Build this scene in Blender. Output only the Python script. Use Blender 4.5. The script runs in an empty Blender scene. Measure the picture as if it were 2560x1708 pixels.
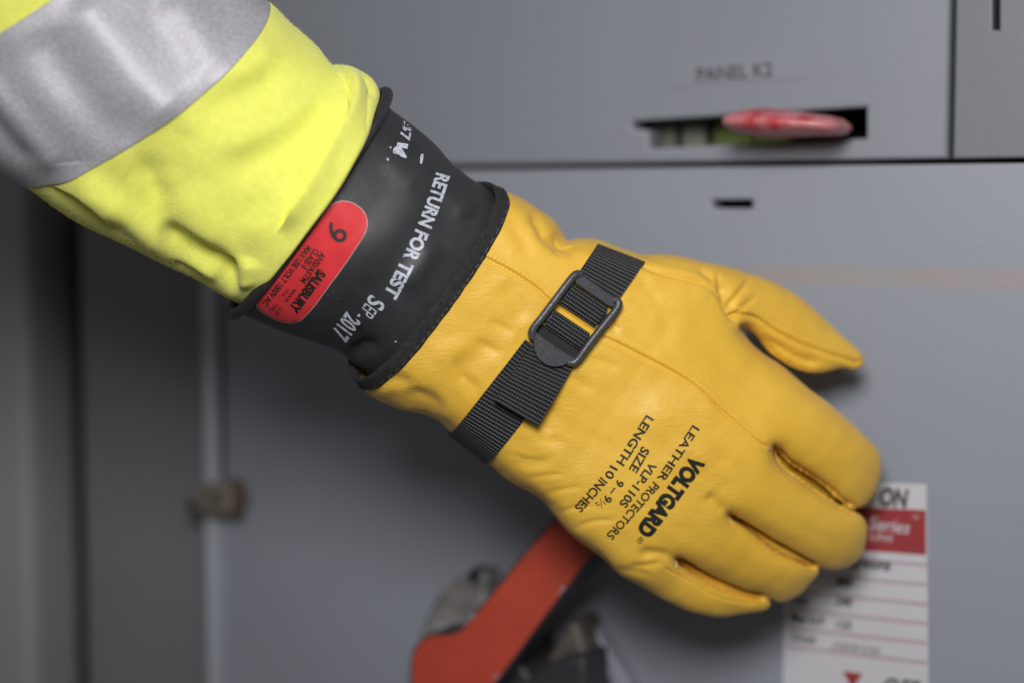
import bpy, bmesh, math, random
import numpy as np
from mathutils import Vector, Matrix
from mathutils.bvhtree import BVHTree
random.seed(7); rng = np.random.default_rng(7)
scene = bpy.context.scene
COL = scene.collection
R = math.radians

# ------------------------------------------------------------------ camera, world, lights, exposure
F = 60.0/36.0*2560.0            # focal length in photo pixels
D0 = 0.78                       # distance of the palm from the camera (m)
PITCH = R(4.4)
CAM = Vector((0, 0, 1.50))
cam = bpy.data.cameras.new('camera'); camo = bpy.data.objects.new('camera', cam); COL.objects.link(camo)
camo.location = CAM; camo.rotation_euler = (R(90)-PITCH, 0, 0)
cam.lens = 60; cam.sensor_width = 36; cam.sensor_fit = 'HORIZONTAL'
cam.clip_start = 0.02; cam.clip_end = 60
cam.dof.use_dof = True; cam.dof.focus_distance = D0*(1-185/F); cam.dof.aperture_fstop = 2.2
cam.dof.aperture_blades = 9
scene.camera = camo
W = bpy.data.worlds.new('World'); scene.world = W; W.use_nodes = True
W.node_tree.nodes['Background'].inputs[0].default_value = (1.0, 0.98, 0.93, 1)
W.node_tree.nodes['Background'].inputs[1].default_value = 0.078

def area(name, loc, target, sx, sy, power, col, spread=180):
    l = bpy.data.lights.new(name, 'AREA'); o = bpy.data.objects.new(name, l); COL.objects.link(o)
    l.shape = 'RECTANGLE'; l.size = sx; l.size_y = sy; l.energy = power; l.color = col; l.spread = R(spread)
    o.location = loc
    o.rotation_euler = (Vector(target)-Vector(loc)).to_track_quat('-Z', 'Y').to_euler()
    return o
area('key_lamp', (-0.02, 0.07, 1.745), (0.14, 0.80, 1.44), 0.24, 0.24, 2.75, (1.0, 0.985, 0.95), 120)
area('ceiling_lamp', (0.75, 0.25, 2.5), (0.15, 0.85, 1.45), 1.0, 0.5, 0.5, (0.93, 0.96, 1.0), 120)

scene.view_settings.view_transform = 'Standard'; scene.view_settings.look = 'None'
scene.view_settings.exposure = 0.0; scene.view_settings.gamma = 1.0
scene.view_settings.use_curve_mapping = False
scene.render.engine = 'CYCLES'
scene.cycles.use_denoising = True
scene.cycles.max_bounces = 6

# ------------------------------------------------------------------ coordinate helpers
_c, _s = math.cos(PITCH), math.sin(PITCH)
def to_world(P):
    """photo-aligned working space (u, v in photo pixels, w in the same unit towards the viewer) -> metres"""
    P = np.atleast_2d(np.asarray(P, dtype=np.float64))
    D = D0*(1-P[:, 2]/F)
    x = (P[:, 0]-1280)/F*D; yc = (854-P[:, 1])/F*D
    return np.stack([CAM.x+x, CAM.y+D*_c+yc*_s, CAM.z-D*_s+yc*_c], 1)
def ray(u, v):
    a = (u-1280)/F; b = (854-v)/F
    return Vector((a, _c+b*_s, -_s+b*_c))
WA = R(27.5)
WT = Vector((math.cos(WA), -math.sin(WA), 0)); WZ = Vector((0, 0, 1)); WN = Vector((-math.sin(WA), -math.cos(WA), 0))
W0 = CAM + ray(2100, 900)*0.848
def wp(u, v, off=0.0):
    d = ray(u, v); n = WN
    t = ((W0+WN*off)-CAM).dot(n)/d.dot(n)
    return CAM+d*t
def wl(u, v, off=0.0):
    p = wp(u, v, off)-W0
    return (p.dot(WT), p.z)
WM = Matrix(((WT.x, WZ.x, WN.x, W0.x), (WT.y, WZ.y, WN.y, W0.y), (WT.z, WZ.z, WN.z, W0.z), (0, 0, 0, 1)))
def catmull(pts, n=6, closed=False):
    P = np.array(pts, float); m = len(P); out = []
    rngs = range(m if closed else m-1)
    for i in rngs:
        if closed: p0, p1, p2, p3 = P[(i-1) % m], P[i], P[(i+1) % m], P[(i+2) % m]
        else: p0, p1, p2, p3 = P[max(i-1, 0)], P[i], P[i+1], P[min(i+2, m-1)]
        for k in range(n):
            t = k/n
            out.append(0.5*((2*p1)+(-p0+p2)*t+(2*p0-5*p1+4*p2-p3)*t*t+(-p0+3*p1-3*p2+p3)*t**3))
    if not closed: out.append(P[-1])
    return np.array(out)

# ------------------------------------------------------------------ object helpers
def thing(name, label, cat, loc, group=None, kind=None):
    o = bpy.data.objects.new(name, None); COL.objects.link(o); o.location = loc
    o.empty_display_size = 0.02
    o['label'] = label; o['category'] = cat
    if group: o['group'] = group
    if kind: o['kind'] = kind
    return o
def adopt(o, parent):
    m = o.matrix_basis.copy()
    pm = Matrix.Identity(4); q = parent
    chain = []
    while q is not None:
        chain.append(q); q = q.parent
    for q in reversed(chain): pm = pm @ q.matrix_parent_inverse @ q.matrix_basis
    o.parent = parent; o.matrix_parent_inverse = pm.inverted()
def mesh_obj(name, V, Fc, mat, parent=None, smooth=True, uv=None):
    me = bpy.data.meshes.new(name)
    me.from_pydata([tuple(map(float, p)) for p in V], [], [tuple(int(i) for i in f) for f in Fc])
    me.update()
    if smooth: me.polygons.foreach_set('use_smooth', [True]*len(me.polygons))
    if uv is not None:
        l = me.uv_layers.new(name='UVMap')
        idx = np.zeros(len(me.loops), dtype=np.int32); me.loops.foreach_get('vertex_index', idx)
        l.data.foreach_set('uv', np.asarray(uv, dtype=np.float32)[idx].ravel())
    me.materials.append(mat)
    o = bpy.data.objects.new(name, me); COL.objects.link(o)
    if parent is not None: adopt(o, parent)
    return o
def bevel(o, w, seg=3, angle=30):
    m = o.modifiers.new('bevel', 'BEVEL'); m.width = w; m.segments = seg; m.limit_method = 'ANGLE'; m.angle_limit = R(angle)
    m.harden_normals = False
    return o
def prism_world(name, pts, depthvec, mat, parent=None, bev=0.0, smooth=True):
    """outline (list of world points, coplanar) extruded along depthvec"""
    n = len(pts); V = [p for p in pts]+[p+depthvec for p in pts]
    Fc = [list(range(n))[::-1], [i+n for i in range(n)]]
    for i in range(n): Fc.append([i, (i+1) % n, n+(i+1) % n, n+i])
    o = mesh_obj(name, V, Fc, mat, None, False)
    bm = bmesh.new(); bm.from_mesh(o.data); bmesh.ops.recalc_face_normals(bm, faces=bm.faces); bm.to_mesh(o.data); bm.free()
    if smooth:
        for p in o.data.polygons: p.use_smooth = True
        bpy.context.view_layer.update()
        o.data.set_sharp_from_angle(angle=R(40))
    if bev: bevel(o, bev)
    if parent is not None: adopt(o, parent)
    return o
def wall_prism(name, px, off, thick, mat, parent=None, bev=0.0):
    """photo outline set on a plane `off` metres out from the door faces, `thick` metres thick"""
    return prism_world(name, [wp(u, v, off) for u, v in px], -WN*thick, mat, parent, bev)
def wbox(name, x0, x1, z0, z1, o0, o1, mat, parent=None, bev=0.0):
    """box in door coordinates: x along the doors, z up, o out from the face"""
    P = [WM @ Vector(p) for p in ((x0, z0, o1), (x1, z0, o1), (x1, z1, o1), (x0, z1, o1))]
    return prism_world(name, P, -WN*(o1-o0), mat, parent, bev)
def plate(name, outer, holes, off, thick, mat, parent=None, bev=0.0008):
    """flat sheet with holes, outline in door coordinates"""
    cu = bpy.data.curves.new(name, 'CURVE'); cu.dimensions = '2D'; cu.fill_mode = 'BOTH'
    for loop in [outer]+holes:
        s = cu.splines.new('POLY'); s.points.add(len(loop)-1); s.use_cyclic_u = True
        for i, (x, y) in enumerate(loop): s.points[i].co = (x, y, 0, 1)
    cu.extrude = thick/2-bev; cu.bevel_depth = bev; cu.bevel_resolution = 2; cu.offset = -bev
    tmp = bpy.data.objects.new(name+'_c', cu); COL.objects.link(tmp)
    bpy.context.view_layer.update()
    me = bpy.data.meshes.new_from_object(tmp.evaluated_get(bpy.context.evaluated_depsgraph_get()))
    bpy.data.objects.remove(tmp)
    me.name = name; me.materials.clear(); me.materials.append(mat)
    M = WM @ Matrix.Translation((0, 0, off-thick/2)); me.transform(M)
    for p in me.polygons: p.use_smooth = True
    me.set_sharp_from_angle(angle=R(40))
    o = bpy.data.objects.new(name, me); COL.objects.link(o)
    if parent is not None: adopt(o, parent)
    return o

# ------------------------------------------------------------------ material helpers
def mat_base(name, col, rough=0.5, metal=0.0, spec=0.5):
    m = bpy.data.materials.new(name); m.use_nodes = True
    b = m.node_tree.nodes['Principled BSDF']
    b.inputs['Base Color'].default_value = (*col, 1); b.inputs['Roughness'].default_value = rough
    b.inputs['Metallic'].default_value = metal; b.inputs['Specular IOR Level'].default_value = spec
    return m, m.node_tree, b
def N(nt, t, **kw):
    n = nt.nodes.new(t)
    for k, v in kw.items():
        if k in ('operation', 'blend_type', 'data_type', 'feature', 'wave_type', 'bands_direction', 'wave_profile', 'noise_dimensions', 'distance'): setattr(n, k, v)
        else: n.inputs[k.replace('_', ' ')].default_value = v
    return n
def coords(nt, scale=(1, 1, 1), rot=(0, 0, 0), uv=False):
    tc = nt.nodes.new('ShaderNodeTexCoord'); mp = nt.nodes.new('ShaderNodeMapping')
    mp.inputs['Scale'].default_value = scale; mp.inputs['Rotation'].default_value = rot
    nt.links.new(tc.outputs['UV' if uv else 'Object'], mp.inputs[0]); return mp.outputs[0]
def bump(nt, b, height, strength, dist, prev=None):
    n = nt.nodes.new('ShaderNodeBump'); n.inputs['Strength'].default_value = strength; n.inputs['Distance'].default_value = dist
    nt.links.new(height, n.inputs['Height'])
    if prev is not None: nt.links.new(prev, n.inputs['Normal'])
    nt.links.new(n.outputs[0], b.inputs['Normal']); return n.outputs[0]
def vary(nt, b, c1, c2, vec, scale, detail=4, lo=0.35, hi=0.65, rough=None):
    n = N(nt, 'ShaderNodeTexNoise', Scale=scale, Detail=detail); nt.links.new(vec, n.inputs['Vector'])
    r = nt.nodes.new('ShaderNodeValToRGB'); r.color_ramp.elements[0].position = lo; r.color_ramp.elements[1].position = hi
    r.color_ramp.elements[0].color = (*c1, 1); r.color_ramp.elements[1].color = (*c2, 1)
    nt.links.new(n.outputs['Fac'], r.inputs[0]); nt.links.new(r.outputs[0], b.inputs['Base Color'])
    if rough:
        m = N(nt, 'ShaderNodeMapRange'); m.inputs['To Min'].default_value = rough[0]; m.inputs['To Max'].default_value = rough[1]
        nt.links.new(n.outputs['Fac'], m.inputs[0]); nt.links.new(m.outputs[0], b.inputs['Roughness'])
    return r.outputs[0], n.outputs['Fac']

def leather_material(name='yellow_leather', hold=1.0):
    m, nt, b = mat_base(name, (0.72, 0.40, 0.045), 0.42)
    v = coords(nt)
    vary(nt, b, (0.70, 0.410, 0.040), (0.78, 0.475, 0.058), v, 22, 5, 0.3, 0.7, (0.40, 0.54))
    vo = N(nt, 'ShaderNodeTexVoronoi', Scale=1150.0, feature='SMOOTH_F1'); nt.links.new(v, vo.inputs['Vector'])
    # stretched creasing across the hand
    v2 = coords(nt, (210, 210, 620), (0, R(35), 0))
    n2 = N(nt, 'ShaderNodeTexNoise', Scale=1.0, Detail=5, Roughness=0.6, Distortion=0.6); nt.links.new(v2, n2.inputs['Vector'])
    n3 = N(nt, 'ShaderNodeTexNoise', Scale=60.0, Detail=3); nt.links.new(v, n3.inputs['Vector'])
    p = bump(nt, b, vo.outputs['Distance'], 0.24, 0.00035)
    nm = N(nt, 'ShaderNodeTexNoise', Scale=28.0, Detail=2); nt.links.new(v, nm.inputs['Vector'])
    mk = N(nt, 'ShaderNodeMapRange'); mk.inputs['From Min'].default_value = 0.42; mk.inputs['From Max'].default_value = 0.66
    mk.inputs['To Min'].default_value = 0.25; nt.links.new(nm.outputs['Fac'], mk.inputs[0])
    mm = N(nt, 'ShaderNodeMath', operation='MULTIPLY'); nt.links.new(n2.outputs['Fac'], mm.inputs[0]); nt.links.new(mk.outputs[0], mm.inputs[1])
    p = bump(nt, b, mm.outputs[0], 0.42, 0.0009, p)
    b.inputs['Specular IOR Level'].default_value = 0.42
    col = b.inputs['Base Color'].links[0].from_socket
    ng = N(nt, 'ShaderNodeTexNoise', Scale=75.0, Detail=8, Roughness=0.72); nt.links.new(v, ng.inputs['Vector'])
    gr = N(nt, 'ShaderNodeMapRange'); gr.inputs['From Min'].default_value = 0.60; gr.inputs['From Max'].default_value = 0.74; gr.inputs['To Max'].default_value = 0.30
    nt.links.new(ng.outputs['Fac'], gr.inputs[0])
    gx = N(nt, 'ShaderNodeMix', data_type='RGBA'); nt.links.new(gr.outputs[0], gx.inputs[0]); nt.links.new(col, gx.inputs[6]); gx.inputs[7].default_value = (0.42, 0.25, 0.05, 1)
    nt.links.new(gx.outputs[2], b.inputs['Base Color'])
    p = bump(nt, b, n3.outputs['Fac'], 0.22, 0.002, p)
    b.inputs['Sheen Weight'].default_value = 0.08
    return m
LEATHER = leather_material()
def fabric_material():
    m, nt, b = mat_base('fluorescent_knit', (0.70, 0.78, 0.075), 0.85, spec=0.25)
    v = coords(nt)
    vary(nt, b, (0.76, 0.78, 0.135), (0.83, 0.84, 0.17), v, 300, 4, 0.3, 0.7)
    w = N(nt, 'ShaderNodeTexWave', Scale=420.0, Distortion=0.8, Detail=1.0, wave_type='BANDS', bands_direction='DIAGONAL')
    nt.links.new(v, w.inputs['Vector'])
    n2 = N(nt, 'ShaderNodeTexNoise', Scale=900.0, Detail=3); nt.links.new(v, n2.inputs['Vector'])
    n3 = N(nt, 'ShaderNodeTexNoise', Scale=30.0, Detail=2); nt.links.new(v, n3.inputs['Vector'])
    p = bump(nt, b, w.outputs['Fac'], 0.16, 0.0003)
    p = bump(nt, b, n2.outputs['Fac'], 0.45, 0.0005, p)
    p = bump(nt, b, n3.outputs['Fac'], 0.4, 0.004, p)
    b.inputs['Sheen Weight'].default_value = 0.35; b.inputs['Sheen Roughness'].default_value = 0.6
    b.inputs['Sheen Tint'].default_value = (1.0, 1.0, 0.6, 1)
    b.inputs['Subsurface Weight'].default_value = 0.25; b.inputs['Subsurface Radius'].default_value = (0.004, 0.004, 0.001)
    return m
FABRIC = fabric_material()
def tape_material():
    m, nt, b = mat_base('silver_reflective_tape', (0.40, 0.40, 0.45), 0.6, 0.25)
    v = coords(nt, (1, 1, 1))
    vary(nt, b, (0.405, 0.39, 0.42), (0.485, 0.485, 0.55), v, 620, 8, 0.36, 0.66, (0.50, 0.62))
    n2 = N(nt, 'ShaderNodeTexNoise', Scale=800.0, Detail=3); nt.links.new(v, n2.inputs['Vector'])
    bump(nt, b, n2.outputs['Fac'], 0.35, 0.0006)
    return m
TAPE = tape_material()
def rubber_material():
    m, nt, b = mat_base('black_rubber', (0.020, 0.020, 0.023), 0.42, spec=0.65)
    v = coords(nt)
    # pale dust specks scattered over the surface
    vo = N(nt, 'ShaderNodeTexVoronoi', Scale=900.0); nt.links.new(v, vo.inputs['Vector'])
    n1 = N(nt, 'ShaderNodeTexNoise', Scale=42.0, Detail=5); nt.links.new(v, n1.inputs['Vector'])
    lt = N(nt, 'ShaderNodeMath', operation='LESS_THAN'); lt.inputs[1].default_value = 0.13; nt.links.new(vo.outputs['Distance'], lt.inputs[0])
    gt = N(nt, 'ShaderNodeMath', operation='GREATER_THAN'); gt.inputs[1].default_value = 0.60; nt.links.new(n1.outputs['Fac'], gt.inputs[0])
    sx = nt.nodes.new('ShaderNodeSeparateColor'); nt.links.new(vo.outputs['Color'], sx.inputs[0])
    g2 = N(nt, 'ShaderNodeMath', operation='GREATER_THAN'); g2.inputs[1].default_value = 0.80; nt.links.new(sx.outputs[0], g2.inputs[0])
    a = N(nt, 'ShaderNodeMath', operation='MULTIPLY'); nt.links.new(lt.outputs[0], a.inputs[0]); nt.links.new(gt.outputs[0], a.inputs[1])
    a2 = N(nt, 'ShaderNodeMath', operation='MULTIPLY'); nt.links.new(a.outputs[0], a2.inputs[0]); nt.links.new(g2.outputs[0], a2.inputs[1])
    a3 = N(nt, 'ShaderNodeMath', operation='MULTIPLY'); nt.links.new(a2.outputs[0], a3.inputs[0]); a3.inputs[1].default_value = 0.6
    # bloom: cloudy haze of powder
    n4 = N(nt, 'ShaderNodeTexNoise', Scale=16.0, Detail=6, Roughness=0.65); nt.links.new(v, n4.inputs['Vector'])
    r4 = nt.nodes.new('ShaderNodeValToRGB'); r4.color_ramp.elements[0].position = 0.4; r4.color_ramp.elements[1].position = 0.75
    r4.color_ramp.elements[0].color = (0.018, 0.018, 0.021, 1); r4.color_ramp.elements[1].color = (0.042, 0.042, 0.049, 1)
    nt.links.new(n4.outputs['Fac'], r4.inputs[0])
    mx = N(nt, 'ShaderNodeMix', data_type='RGBA'); nt.links.new(a3.outputs[0], mx.inputs[0])
    nt.links.new(r4.outputs[0], mx.inputs[6]); mx.inputs[7].default_value = (0.55, 0.58, 0.66, 1)
    nt.links.new(mx.outputs[2], b.inputs['Base Color'])
    mr = N(nt, 'ShaderNodeMapRange'); mr.inputs['To Min'].default_value = 0.42; mr.inputs['To Max'].default_value = 0.62
    nt.links.new(n4.outputs['Fac'], mr.inputs[0]); nt.links.new(mr.outputs[0], b.inputs['Roughness'])
    n3 = N(nt, 'ShaderNodeTexNoise', Scale=26.0, Detail=2); nt.links.new(v, n3.inputs['Vector'])
    bump(nt, b, n3.outputs['Fac'], 0.35, 0.004)
    return m
RUBBER = rubber_material()
def webbing_material(name, rib=900.0, col=(0.014, 0.014, 0.017)):
    m, nt, b = mat_base(name, col, 0.62)
    tc = coords(nt, uv=True)
    sep = nt.nodes.new('ShaderNodeSeparateXYZ'); nt.links.new(tc, sep.inputs[0])
    def wavef(inp, per, ph=0.0):
        a = N(nt, 'ShaderNodeMath', operation='MULTIPLY'); nt.links.new(inp, a.inputs[0]); a.inputs[1].default_value = 2*math.pi/per
        s = N(nt, 'ShaderNodeMath', operation='SINE'); nt.links.new(a.outputs[0], s.inputs[0]); return s.outputs[0]
    ribs = wavef(sep.outputs[1], 0.00185)
    thr = wavef(sep.outputs[0], 0.0013)
    m1 = N(nt, 'ShaderNodeMath', operation='MULTIPLY_ADD'); nt.links.new(thr, m1.inputs[0]); m1.inputs[1].default_value = 0.35; nt.links.new(ribs, m1.inputs[2])
    ns = N(nt, 'ShaderNodeTexNoise', Scale=1500.0, Detail=2); nt.links.new(coords(nt), ns.inputs['Vector'])
    m2 = N(nt, 'ShaderNodeMath', operation='MULTIPLY_ADD'); nt.links.new(ns.outputs['Fac'], m2.inputs[0]); m2.inputs[1].default_value = 0.9; nt.links.new(m1.outputs[0], m2.inputs[2])
    bump(nt, b, m2.outputs[0], 0.9, 0.00035)
    # thread colour: tops of the ribs are greyer, grooves near black
    r = nt.nodes.new('ShaderNodeValToRGB'); r.color_ramp.elements[0].position = 0.45; r.color_ramp.elements[1].position = 1.0
    r.color_ramp.elements[0].color = (col[0]*0.5, col[1]*0.5, col[2]*0.5, 1); r.color_ramp.elements[1].color = (0.10, 0.103, 0.118, 1)
    mr = N(nt, 'ShaderNodeMapRange'); mr.inputs['From Min'].default_value = -1; mr.inputs['From Max'].default_value = 1.9
    nt.links.new(m2.outputs[0], mr.inputs[0]); nt.links.new(mr.outputs[0], r.inputs[0]); nt.links.new(r.outputs[0], b.inputs['Base Color'])
    return m
WEB = webbing_material('black_webbing')
def simple(name, col, rough=0.5, metal=0.0, spec=0.5, bsc=0, bst=0.3, bd=0.0005, var=0.0, vs=40):
    m, nt, b = mat_base(name, col, rough, metal, spec)
    v = coords(nt)
    if var:
        vary(nt, b, tuple(c*(1-var) for c in col), tuple(min(1, c*(1+var)) for c in col), v, vs, 5, 0.3, 0.7)
    if bsc:
        n = N(nt, 'ShaderNodeTexNoise', Scale=bsc, Detail=4); nt.links.new(v, n.inputs['Vector'])
        bump(nt, b, n.outputs['Fac'], bst, bd)
    return m
BINDING = simple('black_cotton_binding', (0.017, 0.017, 0.018), 0.85, bsc=1400, bst=1.0, bd=0.0006, var=0.5, vs=700)
PLASTIC = simple('black_textured_plastic', (0.052, 0.054, 0.063), 0.35, bsc=1700, bst=0.7, bd=0.0002, var=0.45, vs=1800)
THREAD = simple('black_thread', (0.02, 0.02, 0.022), 0.6)
INKB = simple('black_ink', (0.012, 0.014, 0.012), 0.5, bsc=900, bst=0.3, var=0.3, vs=900)
def ink_white():
    m, nt, b = mat_base('worn_white_ink', (0.50, 0.54, 0.62), 0.55)
    v = coords(nt); vary(nt, b, (0.30, 0.33, 0.39), (0.56, 0.60, 0.70), v, 900, 5, 0.36, 0.52)
    return m
INKW = ink_white()
STICKRED = simple('red_vinyl', (0.66, 0.040, 0.050), 0.30, var=0.10, vs=120, bsc=70, bst=0.15, bd=0.001)
STICKEDGE = simple('pale_label_edge', (0.55, 0.5, 0.5), 0.5)
def paint(name, c1, c2, rough, rust=False):
    m, nt, b = mat_base(name, c1, rough)
    v = coords(nt)
    col, fac = vary(nt, b, c1, c2, v, 3.5, 6, 0.3, 0.7, (rough-0.05, rough+0.08))
    # faint smudges and specks
    n2 = N(nt, 'ShaderNodeTexNoise', Scale=160.0, Detail=3, Roughness=0.7); nt.links.new(v, n2.inputs['Vector'])
    mp = N(nt, 'ShaderNodeMapRange'); mp.inputs['From Min'].default_value = 0.72; mp.inputs['From Max'].default_value = 0.80
    nt.links.new(n2.outputs['Fac'], mp.inputs[0])
    mx = N(nt, 'ShaderNodeMix', data_type='RGBA'); nt.links.new(mp.outputs[0], mx.inputs[0]); nt.links.new(col, mx.inputs[6])
    mx.inputs[7].default_value = (c1[0]*0.6, c1[1]*0.55, c1[2]*0.5, 1)
    last = mx.outputs[2]
    if rust:
        sep = nt.nodes.new('ShaderNodeSeparateXYZ'); nt.links.new(v, sep.inputs[0])
        zc = rust[0]
        a = N(nt, 'ShaderNodeMath', operation='SUBTRACT'); nt.links.new(sep.outputs[2], a.inputs[0]); a.inputs[1].default_value = zc
        n3 = N(nt, 'ShaderNodeTexNoise', Scale=18.0, Detail=4); nt.links.new(v, n3.inputs['Vector'])
        a1 = N(nt, 'ShaderNodeMath', operation='MULTIPLY_ADD'); nt.links.new(n3.outputs['Fac'], a1.inputs[0]); a1.inputs[1].default_value = 0.004
        nt.links.new(a.outputs[0], a1.inputs[2])
        a2 = N(nt, 'ShaderNodeMath', operation='ABSOLUTE'); nt.links.new(a1.outputs[0], a2.inputs[0])
        mr = N(nt, 'ShaderNodeMapRange'); mr.inputs['From Min'].default_value = 0.0065; mr.inputs['From Max'].default_value = 0.0025
        mr.inputs['To Min'].default_value = 0.0; mr.inputs['To Max'].default_value = 0.42
        nt.links.new(a2.outputs[0], mr.inputs[0])
        m4 = N(nt, 'ShaderNodeMath', operation='MULTIPLY'); nt.links.new(mr.outputs[0], m4.inputs[0]); nt.links.new(n3.outputs['Fac'], m4.inputs[1])
        m5 = N(nt, 'ShaderNodeMath', operation='MULTIPLY'); m5.inputs[1].default_value = 1.9; nt.links.new(m4.outputs[0], m5.inputs[0])
        mx2 = N(nt, 'ShaderNodeMix', data_type='RGBA'); nt.links.new(m5.outputs[0], mx2.inputs[0]); nt.links.new(last, mx2.inputs[6])
        mx2.inputs[7].default_value = (0.36, 0.27, 0.21, 1); last = mx2.outputs[2]
    nt.links.new(last, b.inputs['Base Color'])
    n4 = N(nt, 'ShaderNodeTexNoise', Scale=450.0, Detail=2); nt.links.new(v, n4.inputs['Vector'])
    bump(nt, b, n4.outputs['Fac'], 0.2, 0.0003)
    return m
zr = wp(2300, 684).z
GREY1 = paint('grey_enamel', (0.218, 0.235, 0.278), (0.246, 0.265, 0.312), 0.42)
GREY2 = paint('grey_enamel_rust_streaked', (0.262, 0.280, 0.336), (0.290, 0.309, 0.368), 0.40, rust=(zr,))
GREY3 = paint('dull_grey_enamel', (0.17, 0.175, 0.19), (0.21, 0.215, 0.235), 0.5)
DARK = simple('dark_interior', (0.010, 0.011, 0.010), 0.8)
REDP = simple('dull_red_plate', (0.46, 0.060, 0.034), 0.5, var=0.10, vs=40, bsc=300, bst=0.15)
LEVB = simple('charcoal_lever_plastic', (0.030, 0.031, 0.037), 0.5, bsc=500, bst=0.2)
RUST = simple('corroded_zinc', (0.12, 0.102, 0.095), 0.6, 0.3, var=0.5, vs=60, bsc=200, bst=0.6, bd=0.001)
PAPER = simple('white_sticker', (0.56, 0.55, 0.60), 0.5, var=0.03, vs=10)
STRED = simple('dark_red_print', (0.30, 0.030, 0.036), 0.5)
STPINK = simple('pink_rule_print', (0.44, 0.35, 0.39), 0.5)
STBLK = simple('sticker_black_print', (0.05, 0.05, 0.055), 0.5)
STGRY = simple('sticker_grey_print', (0.20, 0.20, 0.22), 0.5)
TAGP = simple('clear_tag', (0.236, 0.254, 0.300), 0.42)

# ------------------------------------------------------------------ text
def glyph_mesh(s, bold=0.0, shear=0.0, spacing=1.0):
    cu = bpy.data.curves.new('t', 'FONT'); cu.body = s; cu.size = 1.0; cu.offset = bold; cu.shear = shear
    cu.space_character = spacing; cu.fill_mode = 'FRONT'; cu.resolution_u = 4
    o = bpy.data.objects.new('t', cu); COL.objects.link(o); bpy.context.view_layer.update()
    me = bpy.data.meshes.new_from_object(o.evaluated_get(bpy.context.evaluated_depsgraph_get()))
    V = np.array([v.co[:] for v in me.vertices]); Fc = [list(p.vertices) for p in me.polygons]
    bpy.data.objects.remove(o); bpy.data.meshes.remove(me)
    return V, Fc
CAPH = 0.73
def text_px(s, p0, p1, cap, bold=0.0, pm=None, shear=0.0, capref=None):
    """glyphs laid in photo space along p0->p1 (line through mid letter height)"""
    V, Fc = glyph_mesh(s, bold, shear)
    x0, x1 = V[:, 0].min(), V[:, 0].max(); hh = capref or 0.73
    t = (V[:, 0]-x0)/(x1-x0); y = (V[:, 1]-hh/2)/hh*cap
    p0 = np.array(p0, float); p1 = np.array(p1, float)
    if pm is None: c = (p0+p1)/2
    else: c = 2*np.array(pm, float)-(p0+p1)/2
    t = t[:, None]
    P = (1-t)**2*p0+2*t*(1-t)*c+t**2*p1
    T = 2*(1-t)*(c-p0)+2*t*(p1-c); T /= np.linalg.norm(T, axis=1)[:, None]
    up = np.stack([T[:, 1], -T[:, 0]], 1)
    return P+up*y[:, None], Fc
def drape_text(name, lines, frontf, mat, parent, off=1.3):
    for kw in lines:
        P, Fc = text_px(**kw); VV = []
        for (u, v) in P:
            w = frontf(u, v); VV.append((u, v, (w if w is not None else -300)+off))
        FF = [f for f in Fc if min(VV[i][2] for i in f) > -150]      # drop faces off the surface
        mesh_obj(name, to_world(VV), FF, mat, parent, False)
def wall_text(name, lines, off, mat, parent):
    for kw in lines:
        P, Fc = text_px(**kw)
        mesh_obj(name, [wp(u, v, off) for u, v in P], Fc, mat, parent, False)

# ================================================================== THE CABINET
def X(u, v=900, off=0): return wl(u, v, off)[0]
def Z(u, v, off=0): return wl(u, v, off)[1]
seam_z = Z(2300, 406)
xL, xS = X(556, 1400), X(2376, 300)
cab = thing('electrical_cabinet', 'grey painted electrical cabinet with red lever, white rating sticker and slotted door', 'cabinet', W0-WZ*0.30)
# upper door with the handle slot
slot = [wl(*p) for p in ((1580, 303), (2165, 268), (2165, 345), (1622, 371), (1621, 324), (1581, 323))]
plate('upper_door', [(xL, seam_z+0.0016), (xS-0.0012, seam_z+0.0016), (xS-0.0012, 0.55), (xL, 0.55)], [slot], 0.0, 0.016, GREY1, cab, 0.0020)
hs = [wl(*p) for p in ((1780, 499), (1881, 499), (1881, 521), (1780, 521))]
plate('lower_door', [(xL, -0.75), (0.75, -0.75), (0.75, seam_z-0.0009), (xL, seam_z-0.0009)], [hs], 0.0, 0.016, GREY2, cab, 0.0012)
vs = [wl(*p) for p in ((2479, -60), (2497, -60), (2497, 74), (2479, 74))]
GREY4 = paint('shaded_grey_enamel', (0.150, 0.160, 0.184), (0.168, 0.178, 0.204), 0.45)  # same enamel darkened: shade on the side door's turned plane, painted in
rd = plate('side_door', [(xS+0.0012, seam_z+0.0016), (0.75, seam_z+0.0016), (0.75, 0.55), (xS+0.0012, 0.55)], [vs], -0.0015, 0.016, GREY4, cab, 0.0010)
rd['label'] = 'narrow door with a tall dark slot'
# interior: black backing, run on past the doors as painted shade for the side gap
wbox('dark_backing', xL-0.35, 0.75, -0.75, 0.55, -0.13, -0.075, DARK, cab)
GREENI = simple('olive_breaker_body', (0.09, 0.12, 0.02), 0.6, var=0.3, vs=40)
GREYI = simple('grey_breaker_body', (0.17, 0.175, 0.15), 0.6, var=0.3, vs=40)
for (u0, u1, mt) in ((1632, 1688, GREYI), (1705, 1762, GREYI), (1782, 1880, GREENI), (1885, 1990, GREENI)):
    x0, z0 = wl(u0, 385, -0.03); x1, z1 = wl(u1, 290, -0.03)
    wbox('breaker_block', x0, x1, z0, z1, -0.07, -0.03, mt, cab, 0.001)
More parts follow.
